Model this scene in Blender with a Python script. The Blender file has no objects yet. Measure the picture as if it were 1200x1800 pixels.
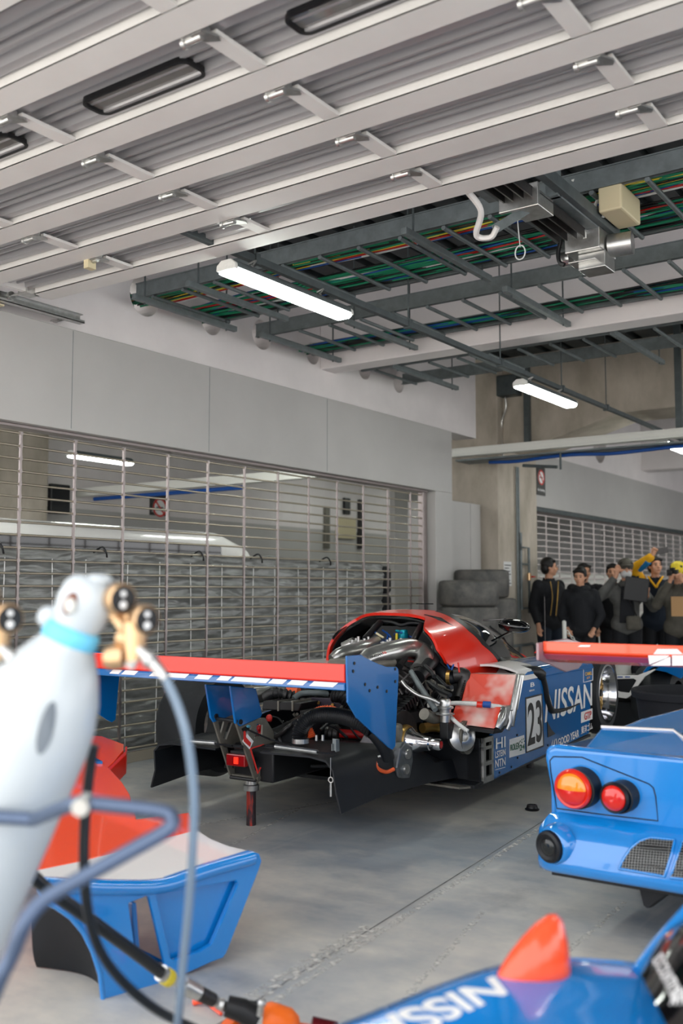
import bpy, bmesh, math, random
from mathutils import Vector as V, Matrix as Mx, Euler
random.seed(7)
PI = math.pi
sc = bpy.context.scene
COL = sc.collection
# ---------------------------------------------------------------- camera (35 mm lens, pitched 4.5 deg up)
F = 1750.0; CH = 1.36
PITCH = math.atan(138 / 1750); YAW = math.radians(35)
CAMP = V((0, 0, CH))
FW = V((-math.sin(YAW) * math.cos(PITCH), math.cos(YAW) * math.cos(PITCH), math.sin(PITCH)))
RT = V((math.cos(YAW), math.sin(YAW), 0)); UP = RT.cross(FW)
cam = bpy.data.cameras.new('camera'); camo = bpy.data.objects.new('camera', cam); COL.objects.link(camo)
cam.sensor_fit = 'HORIZONTAL'; cam.sensor_width = 24; cam.lens = 35.0
camo.matrix_world = Mx(((RT.x, UP.x, -FW.x, 0), (RT.y, UP.y, -FW.y, 0), (RT.z, UP.z, -FW.z, CH), (0, 0, 0, 1)))
cam.dof.use_dof = True; cam.dof.focus_distance = 6.0; cam.dof.aperture_fstop = 1.9
cam.clip_start = 0.05
sc.camera = camo
sc.view_settings.view_transform = 'Standard'; sc.view_settings.look = 'None'
sc.view_settings.gamma = 1; sc.view_settings.use_curve_mapping = False

def ray(x, y): return FW + RT * ((x - 600) / F) + UP * ((900 - y) / F)
def at(x, y, X=None, Y=None, Z=None, D=None):
    """survey helper: where the sight line through a photo point meets a real plane of the place"""
    d = ray(x, y)
    if X is not None: t = X / d.x
    elif Y is not None: t = Y / d.y
    elif Z is not None: t = (Z - CH) / d.z
    else: t = D
    return CAMP + d * t
def frame_at(x, y, rz, z=0): return Mx.Translation((x, y, z)) @ Mx.Rotation(math.radians(rz), 4, 'Z')
def cat(fr, x, y, X=None, Y=None, Z=None):
    """the same in the local frame of a car"""
    i = fr.inverted(); c = i @ CAMP; d = i.to_3x3() @ ray(x, y)
    if X is not None: t = (X - c.x) / d.x
    elif Y is not None: t = (Y - c.y) / d.y
    else: t = (Z - c.z) / d.z
    return c + d * t

# ---------------------------------------------------------------- materials
def lin(c):
    return tuple(((u / 255) / 12.92 if u / 255 <= .04045 else ((u / 255 + .055) / 1.055) ** 2.4) for u in c)
def mat(name, rgb, rough=.5, metal=0., spec=.5, coat=0., noise=0., nscale=8., bump=0., bscale=60., emit=None, estr=0., trans=0., ior=1.45, alpha=1., rgb2=None, stretch=(1, 1, 1), coords='Object'):
    m = bpy.data.materials.new(name); m.use_nodes = True
    nt = m.node_tree; N = nt.nodes; L = nt.links; b = N['Principled BSDF']
    c = lin(rgb)
    b.inputs['Base Color'].default_value = (*c, 1); b.inputs['Roughness'].default_value = rough
    b.inputs['Metallic'].default_value = metal; b.inputs['Specular IOR Level'].default_value = spec
    b.inputs['Coat Weight'].default_value = coat; b.inputs['Coat Roughness'].default_value = .04
    b.inputs['Transmission Weight'].default_value = trans; b.inputs['IOR'].default_value = ior
    b.inputs['Alpha'].default_value = alpha
    if emit: b.inputs['Emission Color'].default_value = (*lin(emit), 1); b.inputs['Emission Strength'].default_value = estr
    if noise or bump or rgb2:
        tc = N.new('ShaderNodeTexCoord'); mp = N.new('ShaderNodeMapping'); mp.inputs['Scale'].default_value = stretch
        L.new(tc.outputs[coords], mp.inputs[0])
    if noise or rgb2:
        n = N.new('ShaderNodeTexNoise'); n.inputs['Scale'].default_value = nscale; n.inputs['Detail'].default_value = 6
        n.inputs['Roughness'].default_value = .6
        L.new(mp.outputs[0], n.inputs['Vector'])
        mr = N.new('ShaderNodeMapRange'); mr.inputs[1].default_value = .35; mr.inputs[2].default_value = .65
        L.new(n.outputs['Fac'], mr.inputs[0])
        mx = N.new('ShaderNodeMix'); mx.data_type = 'RGBA'
        c2 = lin(rgb2) if rgb2 else tuple(u * (1 - noise) for u in c)
        mx.inputs[6].default_value = (*c, 1); mx.inputs[7].default_value = (*c2, 1)
        L.new(mr.outputs[0], mx.inputs[0]); L.new(mx.outputs[2], b.inputs['Base Color'])
    if bump:
        n2 = N.new('ShaderNodeTexNoise'); n2.inputs['Scale'].default_value = bscale; n2.inputs['Detail'].default_value = 4
        L.new(mp.outputs[0], n2.inputs['Vector'])
        bp = N.new('ShaderNodeBump'); bp.inputs['Strength'].default_value = bump; bp.inputs['Distance'].default_value = .01
        L.new(n2.outputs['Fac'], bp.inputs['Height']); L.new(bp.outputs[0], b.inputs['Normal'])
    return m
M = {}
M['door_white'] = mat('door_white', (224, 222, 220), .42, noise=.08, nscale=2)
M['door_sheet'] = mat('door_sheet', (186, 185, 188), .34, metal=.5)
M['zinc'] = mat('zinc', (205, 205, 203), .3, metal=.9, noise=.2, nscale=30)
M['galv'] = mat('galv', (120, 128, 130), .5, metal=.35, noise=.25, nscale=12)
M['galv_dark'] = mat('galv_dark', (88, 96, 98), .55, metal=.3, noise=.25, nscale=10)
M['deck'] = mat('deck', (72, 78, 80), .6, metal=.2, noise=.2, nscale=3)
M['grey_wall'] = mat('grey_wall', (184, 182, 180), .5, noise=.07, nscale=1.5, bump=.02, bscale=20)
M['white_wall'] = mat('white_wall', (232, 226, 226), .6, noise=.08, nscale=2.0)
M['concrete'] = mat('concrete', (198, 188, 175), .8, noise=.3, nscale=2.2, bump=.25, bscale=30, rgb2=(164, 155, 141), stretch=(1, 1, .5))
M['stainless'] = mat('stainless', (160, 150, 148), .4, metal=.9, noise=.1, nscale=10)
M['rod'] = mat('rod', (186, 176, 158), .3, metal=.85)
M['chrome'] = mat('chrome', (225, 225, 228), .12, metal=1.)
M['alu'] = mat('alu', (196, 196, 194), .28, metal=.9, noise=.2, nscale=14)
M['alu_dark'] = mat('alu_dark', (122, 119, 110), .42, metal=.35, noise=.3, nscale=10)
M['steel_dark'] = mat('steel_dark', (72, 70, 70), .4, metal=.7, noise=.3, nscale=20)
M['black'] = mat('black', (22, 23, 26), .45, noise=.3, nscale=10)
M['black_gloss'] = mat('black_gloss', (10, 10, 13), .08, coat=.6)
M['carbon'] = mat('carbon', (17, 21, 27), .5, noise=.25, nscale=8, bump=.05, bscale=120)
M['rubber'] = mat('rubber', (30, 33, 37), .62, noise=.25, nscale=6, bump=.08, bscale=60)
M['rubber_used'] = mat('rubber_used', (104, 101, 97), .6, noise=.5, nscale=7, bump=.2, bscale=40, rgb2=(74, 74, 73))
M['red_paint'] = mat('red_paint', (222, 40, 22), .28, coat=.35)
M['red_orange'] = mat('red_orange', (252, 84, 46), .25, coat=.6)
M['blue_paint'] = mat('blue_paint', (0, 98, 168), .22, coat=.7)
M['blue_light'] = mat('blue_light', (14, 130, 212), .16, coat=1., spec=.8)
M['white_paint'] = mat('white_paint', (232, 230, 228), .25, coat=.6)
M['glass'] = mat('glass', (30, 38, 42), .03, trans=.55, coat=1.)
M['smoke_glass'] = mat('smoke_glass', (60, 66, 68), .08, trans=.75, coat=.4)
M['tarp'] = mat('tarp', (150, 152, 150), .42, metal=.4, noise=.25, nscale=5, bump=.9, bscale=7, stretch=(1, 1, 3))
M['tube'] = mat('tube', (255, 255, 250), .4, emit=(248, 255, 246), estr=22)
M['lamp_body'] = mat('lamp_body', (222, 222, 218), .4, noise=.1, nscale=60)
M['cyl_white'] = mat('cyl_white', (190, 198, 203), .32, coat=.3, noise=.06, nscale=3)
M['sky_band'] = mat('sky_band', (110, 200, 236), .4)
M['brass'] = mat('brass', (214, 178, 138), .3, metal=.8, noise=.15, nscale=20)
M['gold'] = mat('gold', (186, 150, 84), .35, metal=.85)
M['orange'] = mat('orange', (250, 112, 24), .4)
M['orange_hose'] = mat('orange_hose', (226, 96, 50), .5)
M['red_glow'] = mat('red_glow', (130, 8, 8), .2, coat=.8)
M['red_lens'] = mat('red_lens', (214, 22, 10), .12, coat=1.)
M['amber_lens'] = mat('amber_lens', (250, 140, 16), .12, coat=1.)
M['teal'] = mat('teal', (20, 150, 170), .25, metal=.5)
M['green_cable'] = mat('green_cable', (22, 128, 92), .5)
M['blue_cable'] = mat('blue_cable', (20, 74, 150), .5)
M['yellow_cable'] = mat('yellow_cable', (226, 204, 60), .5)
M['white_cable'] = mat('white_cable', (200, 204, 204), .5)
M['beige_box'] = mat('beige_box', (206, 194, 160), .5)
M['skin'] = mat('skin', (214, 160, 130), .5, noise=.06, nscale=10)
M['hair'] = mat('hair', (20, 17, 17), .4, bump=.4, bscale=120)
M['cloth_black'] = mat('cloth_black', (22, 24, 30), .8, bump=.2, bscale=40)
M['cloth_navy'] = mat('cloth_navy', (24, 34, 48), .85, bump=.2, bscale=40)
M['cloth_grey'] = mat('cloth_grey', (108, 108, 106), .8, noise=.3, nscale=10, bump=.3, bscale=30)
M['cloth_khaki'] = mat('cloth_khaki', (92, 88, 80), .8, noise=.3, nscale=10)
M['cloth_yellow'] = mat('cloth_yellow', (240, 176, 24), .7)
M['cap_yellow'] = mat('cap_yellow', (240, 214, 60), .7)
M['cloth_blue'] = mat('cloth_blue', (28, 120, 178), .7)
M['mask_white'] = mat('mask_white', (205, 205, 205), .7)
M['cardboard'] = mat('cardboard', (178, 140, 98), .8)
M['paper'] = mat('paper', (225, 225, 225), .6)
M['white_ink'] = mat('white_ink', (236, 236, 236), .45)
M['black_ink'] = mat('black_ink', (16, 16, 18), .45)
M['red_ink'] = mat('red_ink', (206, 50, 44), .45)
M['green_ink'] = mat('green_ink', (20, 90, 66), .45)
M['yellow_ink'] = mat('yellow_ink', (222, 170, 40), .45)
M['clear_hose'] = mat('clear_hose', (120, 138, 156), .25)
M['black_hose'] = mat('black_hose', (26, 30, 34), .3)
M['cart'] = mat('cart', (84, 98, 122), .3, metal=.5)
M['red_bar'] = mat('red_bar', (170, 20, 20), .3)
M['pane'] = mat('pane', (112, 110, 108), .08, coat=1.)
M['mesh_wire'] = mat('mesh_wire', (150, 152, 150), .4, metal=.7)
M['white_plastic'] = mat('white_plastic', (220, 220, 214), .45)

def floor_material():
    m = bpy.data.materials.new('floor_concrete'); m.use_nodes = True
    nt = m.node_tree; N = nt.nodes; L = nt.links; b = N['Principled BSDF']
    tc = N.new('ShaderNodeTexCoord')
    def noise(scale, sx=1, sy=1, rot=0, det=6, rough=.6):
        mp = N.new('ShaderNodeMapping'); mp.inputs['Scale'].default_value = (sx, sy, 1); mp.inputs['Rotation'].default_value = (0, 0, rot)
        L.new(tc.outputs['Object'], mp.inputs[0])
        n = N.new('ShaderNodeTexNoise'); n.inputs['Scale'].default_value = scale; n.inputs['Detail'].default_value = det; n.inputs['Roughness'].default_value = rough
        L.new(mp.outputs[0], n.inputs['Vector']); return n.outputs['Fac']
    def rmp(f, a, c):
        r = N.new('ShaderNodeMapRange'); r.inputs[1].default_value = a; r.inputs[2].default_value = c; L.new(f, r.inputs[0]); return r.outputs[0]
    def mix(f, a, c):
        x = N.new('ShaderNodeMix'); x.data_type = 'RGBA'
        L.new(f, x.inputs[0])
        for s, k in ((a, 6), (c, 7)):
            if isinstance(s, tuple): x.inputs[k].default_value = (*s, 1)
            else: L.new(s, x.inputs[k])
        return x.outputs[2]
    big = rmp(noise(.75, 1, 1.1), .42, .60)
    col = mix(big, lin((214, 209, 198)), lin((120, 132, 145)))
    sm = rmp(noise(5, 1, 2.0, det=8, rough=.7), .30, .75)
    col2 = mix(sm, lin((146, 153, 159)), lin((216, 211, 200)))
    x = N.new('ShaderNodeMix'); x.data_type = 'RGBA'; x.inputs[0].default_value = .4
    L.new(col, x.inputs[6]); L.new(col2, x.inputs[7])
    # worn tyre-scrub streaks running down the garage
    st = rmp(noise(1.2, 5, .5, det=5), .60, .72)
    st2 = N.new('ShaderNodeMath'); st2.operation = 'MULTIPLY'; st2.inputs[1].default_value = .5; L.new(st, st2.inputs[0])
    col3 = mix(st2.outputs[0], x.outputs[2], lin((198, 196, 190)))
    dk = rmp(noise(2.3, 1, .8, det=5), .60, .75)
    dk2 = N.new('ShaderNodeMath'); dk2.operation = 'MULTIPLY'; dk2.inputs[1].default_value = .45; L.new(dk, dk2.inputs[0])
    col4 = mix(dk2.outputs[0], col3, lin((72, 84, 98)))
    L.new(col4, b.inputs['Base Color'])
    r = N.new('ShaderNodeMapRange'); r.inputs[3].default_value = .38; r.inputs[4].default_value = .6; L.new(sm, r.inputs[0]); L.new(r.outputs[0], b.inputs['Roughness'])
    bp = N.new('ShaderNodeBump'); bp.inputs['Strength'].default_value = .08; bp.inputs['Distance'].default_value = .01
    L.new(noise(60), bp.inputs['Height']); L.new(bp.outputs[0], b.inputs['Normal'])
    return m
M['floor'] = floor_material()
M['apron'] = mat('apron', (214, 210, 202), .9, noise=.15, nscale=3)

# ---------------------------------------------------------------- mesh builder
ROOT = {}   # object -> matrix of its thing
class MB:
    def __init__(s): s.v = []; s.f = []; s.mi = []; s.k = 0
    def add(s, vs, fs):
        o = len(s.v); s.v += [V(p) for p in vs]
        for f in fs: s.f.append([o + i for i in f]); s.mi.append(s.k)
        return s
    def box(s, x0, x1, y0, y1, z0, z1):
        return s.add([(x, y, z) for x in (x0, x1) for y in (y0, y1) for z in (z0, z1)],
                     [(0, 1, 3, 2), (4, 6, 7, 5), (0, 4, 5, 1), (2, 3, 7, 6), (0, 2, 6, 4), (1, 5, 7, 3)])
    def obox(s, c, size, R=None):
        c = V(c); R = R or Mx.Identity(3); h = [u / 2 for u in size]
        return s.add([c + R @ V((x * h[0], y * h[1], z * h[2])) for x in (-1, 1) for y in (-1, 1) for z in (-1, 1)],
                     [(0, 1, 3, 2), (4, 6, 7, 5), (0, 4, 5, 1), (2, 3, 7, 6), (0, 2, 6, 4), (1, 5, 7, 3)])
    def bar(s, p0, p1, w, h, up=(0, 0, 1)):
        p0 = V(p0); p1 = V(p1); d = (p1 - p0); l = d.length; d.normalize()
        u = V(up); sx = d.cross(u)
        if sx.length < 1e-4: sx = d.cross(V((1, 0, 0)))
        sx.normalize(); u = sx.cross(d)
        R = Mx((d, sx, u)).transposed()
        return s.obox((p0 + p1) / 2, (l, w, h), R)
    def tube(s, pts, r, n=10, cap=True):
        pts = [V(p) for p in pts]; N = len(pts)
        rs = r if isinstance(r, (list, tuple)) else [r] * N
        T = []
        for i in range(N):
            a = pts[max(i - 1, 0)]; b = pts[min(i + 1, N - 1)]; t = b - a
            T.append(t.normalized() if t.length > 1e-9 else V((0, 0, 1)))
        nrm = T[0].orthogonal().normalized(); vs = []
        for i in range(N):
            nrm = (nrm - T[i] * nrm.dot(T[i])); nrm = nrm.normalized() if nrm.length > 1e-6 else T[i].orthogonal().normalized()
            b = T[i].cross(nrm)
            for k in range(n):
                a = 2 * PI * k / n; vs.append(pts[i] + (nrm * math.cos(a) + b * math.sin(a)) * rs[i])
        fs = [(i * n + k, i * n + (k + 1) % n, (i + 1) * n + (k + 1) % n, (i + 1) * n + k) for i in range(N - 1) for k in range(n)]
        if cap: fs += [tuple(range(n))[::-1], tuple((N - 1) * n + k for k in range(n))]
        return s.add(vs, fs)
    def cyl(s, p0, p1, r0, r1=None, n=20): return s.tube([p0, p1], [r0, r0 if r1 is None else r1], n)
    def sphere(s, c, r, nu=16, nv=10, R=None):
        c = V(c); r = (r, r, r) if not isinstance(r, (tuple, list)) else r; R = R or Mx.Identity(3); vs = []; fs = []
        for j in range(1, nv):
            t = PI * j / nv
            for i in range(nu):
                p = 2 * PI * i / nu; vs.append(c + R @ V((r[0] * math.sin(t) * math.cos(p), r[1] * math.sin(t) * math.sin(p), r[2] * math.cos(t))))
        for j in range(nv - 2):
            for i in range(nu): fs.append((j * nu + i, (j + 1) * nu + i, (j + 1) * nu + (i + 1) % nu, j * nu + (i + 1) % nu))
        a = len(vs); vs += [c + R @ V((0, 0, r[2])), c + R @ V((0, 0, -r[2]))]
        for i in range(nu): fs.append((a, i, (i + 1) % nu)); fs.append((a + 1, (nv - 2) * nu + (i + 1) % nu, (nv - 2) * nu + i))
        return s.add(vs, fs)
    def lathe(s, o, ax, prof, n=32, closed=False):
        """profile of (radius, height along axis)"""
        o = V(o); ax = V(ax).normalized(); u = ax.orthogonal().normalized(); w = ax.cross(u); vs = []; fs = []
        for (r, h) in prof:
            for k in range(n):
                a = 2 * PI * k / n; vs.append(o + ax * h + (u * math.cos(a) + w * math.sin(a)) * r)
        P = len(prof)
        for i in range(P if closed else P - 1):
            j = (i + 1) % P
            for k in range(n): fs.append((i * n + k, i * n + (k + 1) % n, j * n + (k + 1) % n, j * n + k))
        if not closed:
            if prof[0][0] > 1e-5: fs.append(tuple(range(n))[::-1])
            if prof[-1][0] > 1e-5: fs.append(tuple((P - 1) * n + k for k in range(n)))
        return s.add(vs, fs)
    def prism(s, poly, off):
        poly = [V(p) for p in poly]; off = V(off); n = len(poly)
        fs = [tuple(range(n)), tuple(range(2 * n - 1, n - 1, -1))]
        fs += [(i, n + i, n + (i + 1) % n, (i + 1) % n) for i in range(n)]
        return s.add(poly + [p + off for p in poly], fs)
    def ring_prism(s, outer, inner, off):
        """polygon with a hole (same number of points each), extruded"""
        O = [V(p) for p in outer]; I = [V(p) for p in inner]; off = V(off); n = len(O)
        vs = O + I + [p + off for p in O] + [p + off for p in I]; fs = []
        for i in range(n):
            j = (i + 1) % n
            fs += [(i, j, n + j, n + i), (2 * n + i, 3 * n + i, 3 * n + j, 2 * n + j), (i, 2 * n + i, 2 * n + j, j), (n + i, n + j, 3 * n + j, 3 * n + i)]
        return s.add(vs, fs)
    def grid(s, fn, nu, nv, th=0., mfn=None):
        """surface fn(u,v), optional thickness vector/amount along -normal"""
        P = [[V(fn(i / nu, j / nv)) for j in range(nv + 1)] for i in range(nu + 1)]
        idx = lambda i, j: i * (nv + 1) + j
        vs = [P[i][j] for i in range(nu + 1) for j in range(nv + 1)]
        base = len(s.v)
        s.v += vs
        def put(f, k=None): s.f.append([base + q for q in f]); s.mi.append(s.k if k is None else k)
        for i in range(nu):
            for j in range(nv):
                k = mfn((i + .5) / nu, (j + .5) / nv) if mfn else None
                put((idx(i, j), idx(i + 1, j), idx(i + 1, j + 1), idx(i, j + 1)), k)
        if th:
            def nr(i, j):
                a = P[min(i + 1, nu)][j] - P[max(i - 1, 0)][j]; b = P[i][min(j + 1, nv)] - P[i][max(j - 1, 0)]
                q = a.cross(b); return q.normalized() if q.length > 1e-12 else V((0, 0, 1))
            o2 = len(vs); s.v += [P[i][j] - nr(i, j) * th for i in range(nu + 1) for j in range(nv + 1)]
            for i in range(nu):
                for j in range(nv):
                    k = mfn((i + .5) / nu, (j + .5) / nv) if mfn else None
                    put((o2 + idx(i, j), o2 + idx(i, j + 1), o2 + idx(i + 1, j + 1), o2 + idx(i + 1, j)), k)
            for i in range(nu):
                put((idx(i, 0), o2 + idx(i, 0), o2 + idx(i + 1, 0), idx(i + 1, 0)), mfn((i + .5) / nu, 0) if mfn else None)
                put((idx(i, nv), idx(i + 1, nv), o2 + idx(i + 1, nv), o2 + idx(i, nv)), mfn((i + .5) / nu, .999) if mfn else None)
            for j in range(nv):
                put((idx(0, j), idx(0, j + 1), o2 + idx(0, j + 1), o2 + idx(0, j)), mfn(0, (j + .5) / nv) if mfn else None)
                put((idx(nu, j), o2 + idx(nu, j), o2 + idx(nu, j + 1), idx(nu, j + 1)), mfn(.999, (j + .5) / nv) if mfn else None)
        return s
    def build(s, name, mats, parent=None, frame=None, smooth=None, bevel=0, subsurf=0, remesh=0, fix=False):
        vs = s.v
        if frame is not None: vs = [frame @ p for p in vs]
        me = bpy.data.meshes.new(name)
        if parent is not None:
            root = ROOT[parent]; inv = root.inverted(); loc = None; vs = [inv @ p for p in vs]
        else:
            lo = [min(p[i] for p in vs) for i in range(3)]; hi = [max(p[i] for p in vs) for i in range(3)]
            loc = V(((lo[0] + hi[0]) / 2, (lo[1] + hi[1]) / 2, lo[2])); vs = [p - loc for p in vs]; root = Mx.Translation(loc)
        me.from_pydata([tuple(p) for p in vs], [], s.f)
        mats = mats if isinstance(mats, (list, tuple)) else [mats]
        for m in mats: me.materials.append(M[m] if isinstance(m, str) else m)
        me.polygons.foreach_set('material_index', [min(k, len(mats) - 1) for k in s.mi])
        bm = bmesh.new(); bm.from_mesh(me)
        bmesh.ops.recalc_face_normals(bm, faces=bm.faces)
        bm.to_mesh(me); bm.free()
        o = bpy.data.objects.new(name, me); COL.objects.link(o)
        if loc is not None: o.location = loc
        if parent is not None: o.parent = parent
        ROOT[o] = root
        if remesh:
            md = o.modifiers.new('r', 'REMESH'); md.mode = 'VOXEL'; md.voxel_size = remesh
            ms = o.modifiers.new('s', 'SMOOTH'); ms.iterations = 3; ms.factor = .5
            dg = bpy.context.evaluated_depsgraph_get(); nm = bpy.data.meshes.new_from_object(o.evaluated_get(dg))
            o.modifiers.clear(); o.data = nm; nm.name = name
            if not nm.materials: nm.materials.append(me.materials[0])
            smooth = 180; me = nm
        if bevel:
            md = o.modifiers.new('bevel', 'BEVEL'); md.width = bevel; md.segments = 2; md.limit_method = 'ANGLE'; md.angle_limit = math.radians(40); md.harden_normals = False
        if subsurf:
            md = o.modifiers.new('sub', 'SUBSURF'); md.levels = subsurf; md.render_levels = subsurf
        if smooth:
            me.polygons.foreach_set('use_smooth', [True] * len(me.polygons))
            if smooth < 180: me.set_sharp_from_angle(angle=math.radians(smooth))
        return o
def thing(name, label, cat_, loc=(0, 0, 0), rz=0, group=None, frame=None):
    o = bpy.data.objects.new(name, None); COL.objects.link(o)
    m = frame if frame is not None else frame_at(loc[0], loc[1], rz, loc[2])
    o.matrix_world = m; o.empty_display_size = .2
    o['label'] = label; o['category'] = cat_
    if group: o['group'] = group
    ROOT[o] = m.copy()
    return o
def tag(o, label, cat_, group=None, kind=None):
    o['label'] = label; o['category'] = cat_
    if group: o['group'] = group
    if kind: o['kind'] = kind
    return o
def struct(o, label=None):
    o['kind'] = 'structure'
    if label: o['label'] = label
    return o
def dup(root, dloc=(0, 0, 0), label=None, loc=None):
    r = root.copy(); COL.objects.link(r)
    if loc is not None: r.location = loc
    else: r.location = root.location + V(dloc)
    if label: r['label'] = label
    for ch in list(root.children):
        c = ch.copy(); COL.objects.link(c); c.parent = r
        for g in ch.children:
            d = g.copy(); COL.objects.link(d); d.parent = c
    return r
def text(name, body, quad, m, parent=None, frame=None, th=.002, shear=0.):
    """raised lettering laid over a quad (bottom-left, bottom-right, top-right, top-left)"""
    cu = bpy.data.curves.new(name, 'FONT'); cu.body = body; cu.size = 1; cu.offset = .012
    t = bpy.data.objects.new(name, cu); COL.objects.link(t)
    dg = bpy.context.evaluated_depsgraph_get(); me = bpy.data.meshes.new_from_object(t.evaluated_get(dg))
    bpy.data.objects.remove(t)
    vs = [v.co.copy() for v in me.vertices]; fs = [tuple(p.vertices) for p in me.polygons]
    bpy.data.meshes.remove(me)
    if not vs: return None
    x0 = min(v.x for v in vs); x1 = max(v.x for v in vs); y0 = min(v.y for v in vs); y1 = max(v.y for v in vs)
    a, b, c, d = [V(q) for q in quad]; n = (b - a).cross(d - a).normalized()
    out = []
    for v in vs:
        u = (v.x - x0) / (x1 - x0); w = (v.y - y0) / (y1 - y0)
        out.append((a * (1 - u) * (1 - w) + b * u * (1 - w) + c * u * w + d * (1 - u) * w) + n * th)
    k = len(out); mb = MB()
    edges = {}
    for f in fs:
        for i in range(len(f)):
            e = (f[i], f[(i + 1) % len(f)]); 
            if (e[1], e[0]) in edges: edges.pop((e[1], e[0]))
            else: edges[e] = 1
    mb.add(out + [p - n * th * .9 for p in out], fs + [(e[0], e[1], e[1] + k, e[0] + k) for e in edges])
    return mb.build(name, m, parent, frame)
def curve(pts, n=8):
    """Catmull-Rom through points"""
    P = [V(p) for p in pts]; P = [P[0] * 2 - P[1]] + P + [P[-1] * 2 - P[-2]]; out = []
    for i in range(1, len(P) - 2):
        for k in range(n):
            t = k / n; a, b, c, d = P[i - 1], P[i], P[i + 1], P[i + 2]
            out.append(.5 * ((2 * b) + (c - a) * t + (2 * a - 5 * b + 4 * c - d) * t * t + (3 * b - a - 3 * c + d) * t ** 3))
    out.append(P[-2]); return out
# ================================================================ THE SETTING
WX = -5.85
mb = MB(); mb.box(-13, 14, -.4, 60, -.2, 0); struct(mb.build('floor', 'floor'))
mb = MB(); mb.box(-30, 30, -30, -.4, -.2, -.002); struct(mb.build('floor_outside', 'apron'))
# corrugated roof deck, ribs along the garage
mb = MB()
x = -12.0
while x < 14:
    mb.box(x, x + .16, .35, 26, 4.50, 4.53); mb.box(x + .16, x + .18, .35, 26, 4.50, 4.60); mb.box(x + .18, x + .28, .35, 26, 4.57, 4.60); mb.box(x + .28, x + .30, .35, 26, 4.50, 4.60); x += .30
struct(mb.build('ceiling', 'deck'))
# grey partition with the roller grille opening
mb = MB()
mb.box(WX - .22, WX, 2.2, 10.72, 2.545, 3.31)
mb.box(WX - .22, WX, 10.31, 10.72, 0, 2.545)
struct(mb.build('wall_left', 'grey_wall', bevel=.006))
for k, yy in enumerate((4.85, 6.35, 8.1)):
    mb = MB(); mb.box(WX - .002, WX + .0015, yy, yy + .004, 2.56, 3.30); struct(mb.build('trim_%d' % (k + 1), 'galv'))
mb = MB(); mb.box(WX - .16, WX - .06, 10.55, 10.66, 3.31, 3.40); tag(mb.build('post_stub', 'galv'), 'small square grey stub on top of the partition corner', 'bracket')
# white concrete down-stand beam above, with cored holes; built as a grid of boxes round the holes
holes = [(5.62, 3.76, .165), (6.42, 3.74, .13), (7.12, 3.76, .14), (7.92, 3.74, .11), (8.86, 3.76, .12), (9.56, 3.72, .11), (2.5, 3.76, .1)]
def wall_holes(x0, x1, ya, yb, za, zb, hs, name, m):
    mb = MB(); ys = [ya]
    for (y, z, r) in sorted(hs): ys += [y - r, y + r]
    ys.append(yb)
    for i in range(0, len(ys), 2): mb.box(x0, x1, ys[i], ys[i + 1], za, zb)
    for (y, z, r) in hs:
        n = 24
        ring = [(y + r * math.cos(2 * PI * k / n), z + r * math.sin(2 * PI * k / n)) for k in range(n)]
        for k in range(n):
            (a, b), (c, d) = ring[k], ring[(k + 1) % n]
            top = math.sin(2 * PI * (k + .5) / n) > 0; e = zb if top else za
            for xx in (x0, x1): mb.add([(xx, a, b), (xx, c, d), (xx, c, e), (xx, a, e)], [(0, 1, 2, 3)])
            mb.add([(x0, a, b), (x1, a, b), (x1, c, d), (x0, c, d)], [(0, 1, 2, 3)])
    return mb.build(name, m)
struct(wall_holes(WX - .35, WX - .05, 1.0, 11.46, 3.32, 4.5, holes, 'wall_upper_left', 'white_wall'))
# concrete column and haunched beam
mb = MB(); mb.box(WX - .9, WX + .01, 11.96, 13.2, 0, 4.5); struct(mb.build('wall_column', 'concrete', bevel=.01))
mb = MB()
prof = [(-6.0, 4.5), (-6.0, 3.20), (-5.84, 3.24), (-5.35, 3.27), (-4.27, 3.59), (6, 3.60), (6, 4.5)]
mb.prism([(x_, 12.15, z_) for x_, z_ in prof], (0, .8, 0)); struct(mb.build('trim_4', 'concrete', bevel=.01))
# white cross beam
mb = MB(); mb.box(WX - .05, 6, 8.05, 8.30, 3.60, 4.5); struct(mb.build('trim_5', 'white_wall', bevel=.01))
# grey steel cabinet panel between partition and column
mb = MB(); mb.box(WX - .75, WX - .22, 10.9, 11.9, 0, 2.50); mb.box(WX - .225, WX - .21, 11.6, 11.63, .02, 2.49)
tag(mb.build('steel_cabinet', 'grey_wall', bevel=.01), 'tall grey steel panel cabinet beside the concrete column', 'cabinet')
# next bay along the wall
mb = MB(); mb.box(WX - .22, WX, 13.2, 22, 2.56, 3.33); struct(mb.build('wall_far_left', 'grey_wall'))
struct(wall_holes(WX - .35, WX - .05, 13.2, 22, 3.34, 4.5, [(15.9, 3.75, .28)], 'wall_upper_far', 'white_wall'))
mb = MB(); mb.box(WX - .06, WX - .02, 13.22, 21.9, 2.50, 2.56); struct(mb.build('trim_6', 'galv_dark'))
mb = MB(); mb.box(WX - .05, 4, 18.0, 18.4, 3.55, 4.5); struct(mb.build('trim_7', 'white_wall'))
mb = MB(); mb.box(WX - .4, 6, 24.5, 24.7, 0, 4.5); struct(mb.build('wall_end', 'grey_wall'))
mb = MB(); mb.box(-9.2, -9.1, 14.6, 24.6, 0, 4.5); struct(mb.build('wall_beyond_far', 'grey_wall'))
mb = MB(); mb.box(-12, WX - .4, 24.5, 24.7, 0, 4.5); struct(mb.build('wall_end_beyond', 'grey_wall'))
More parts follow.
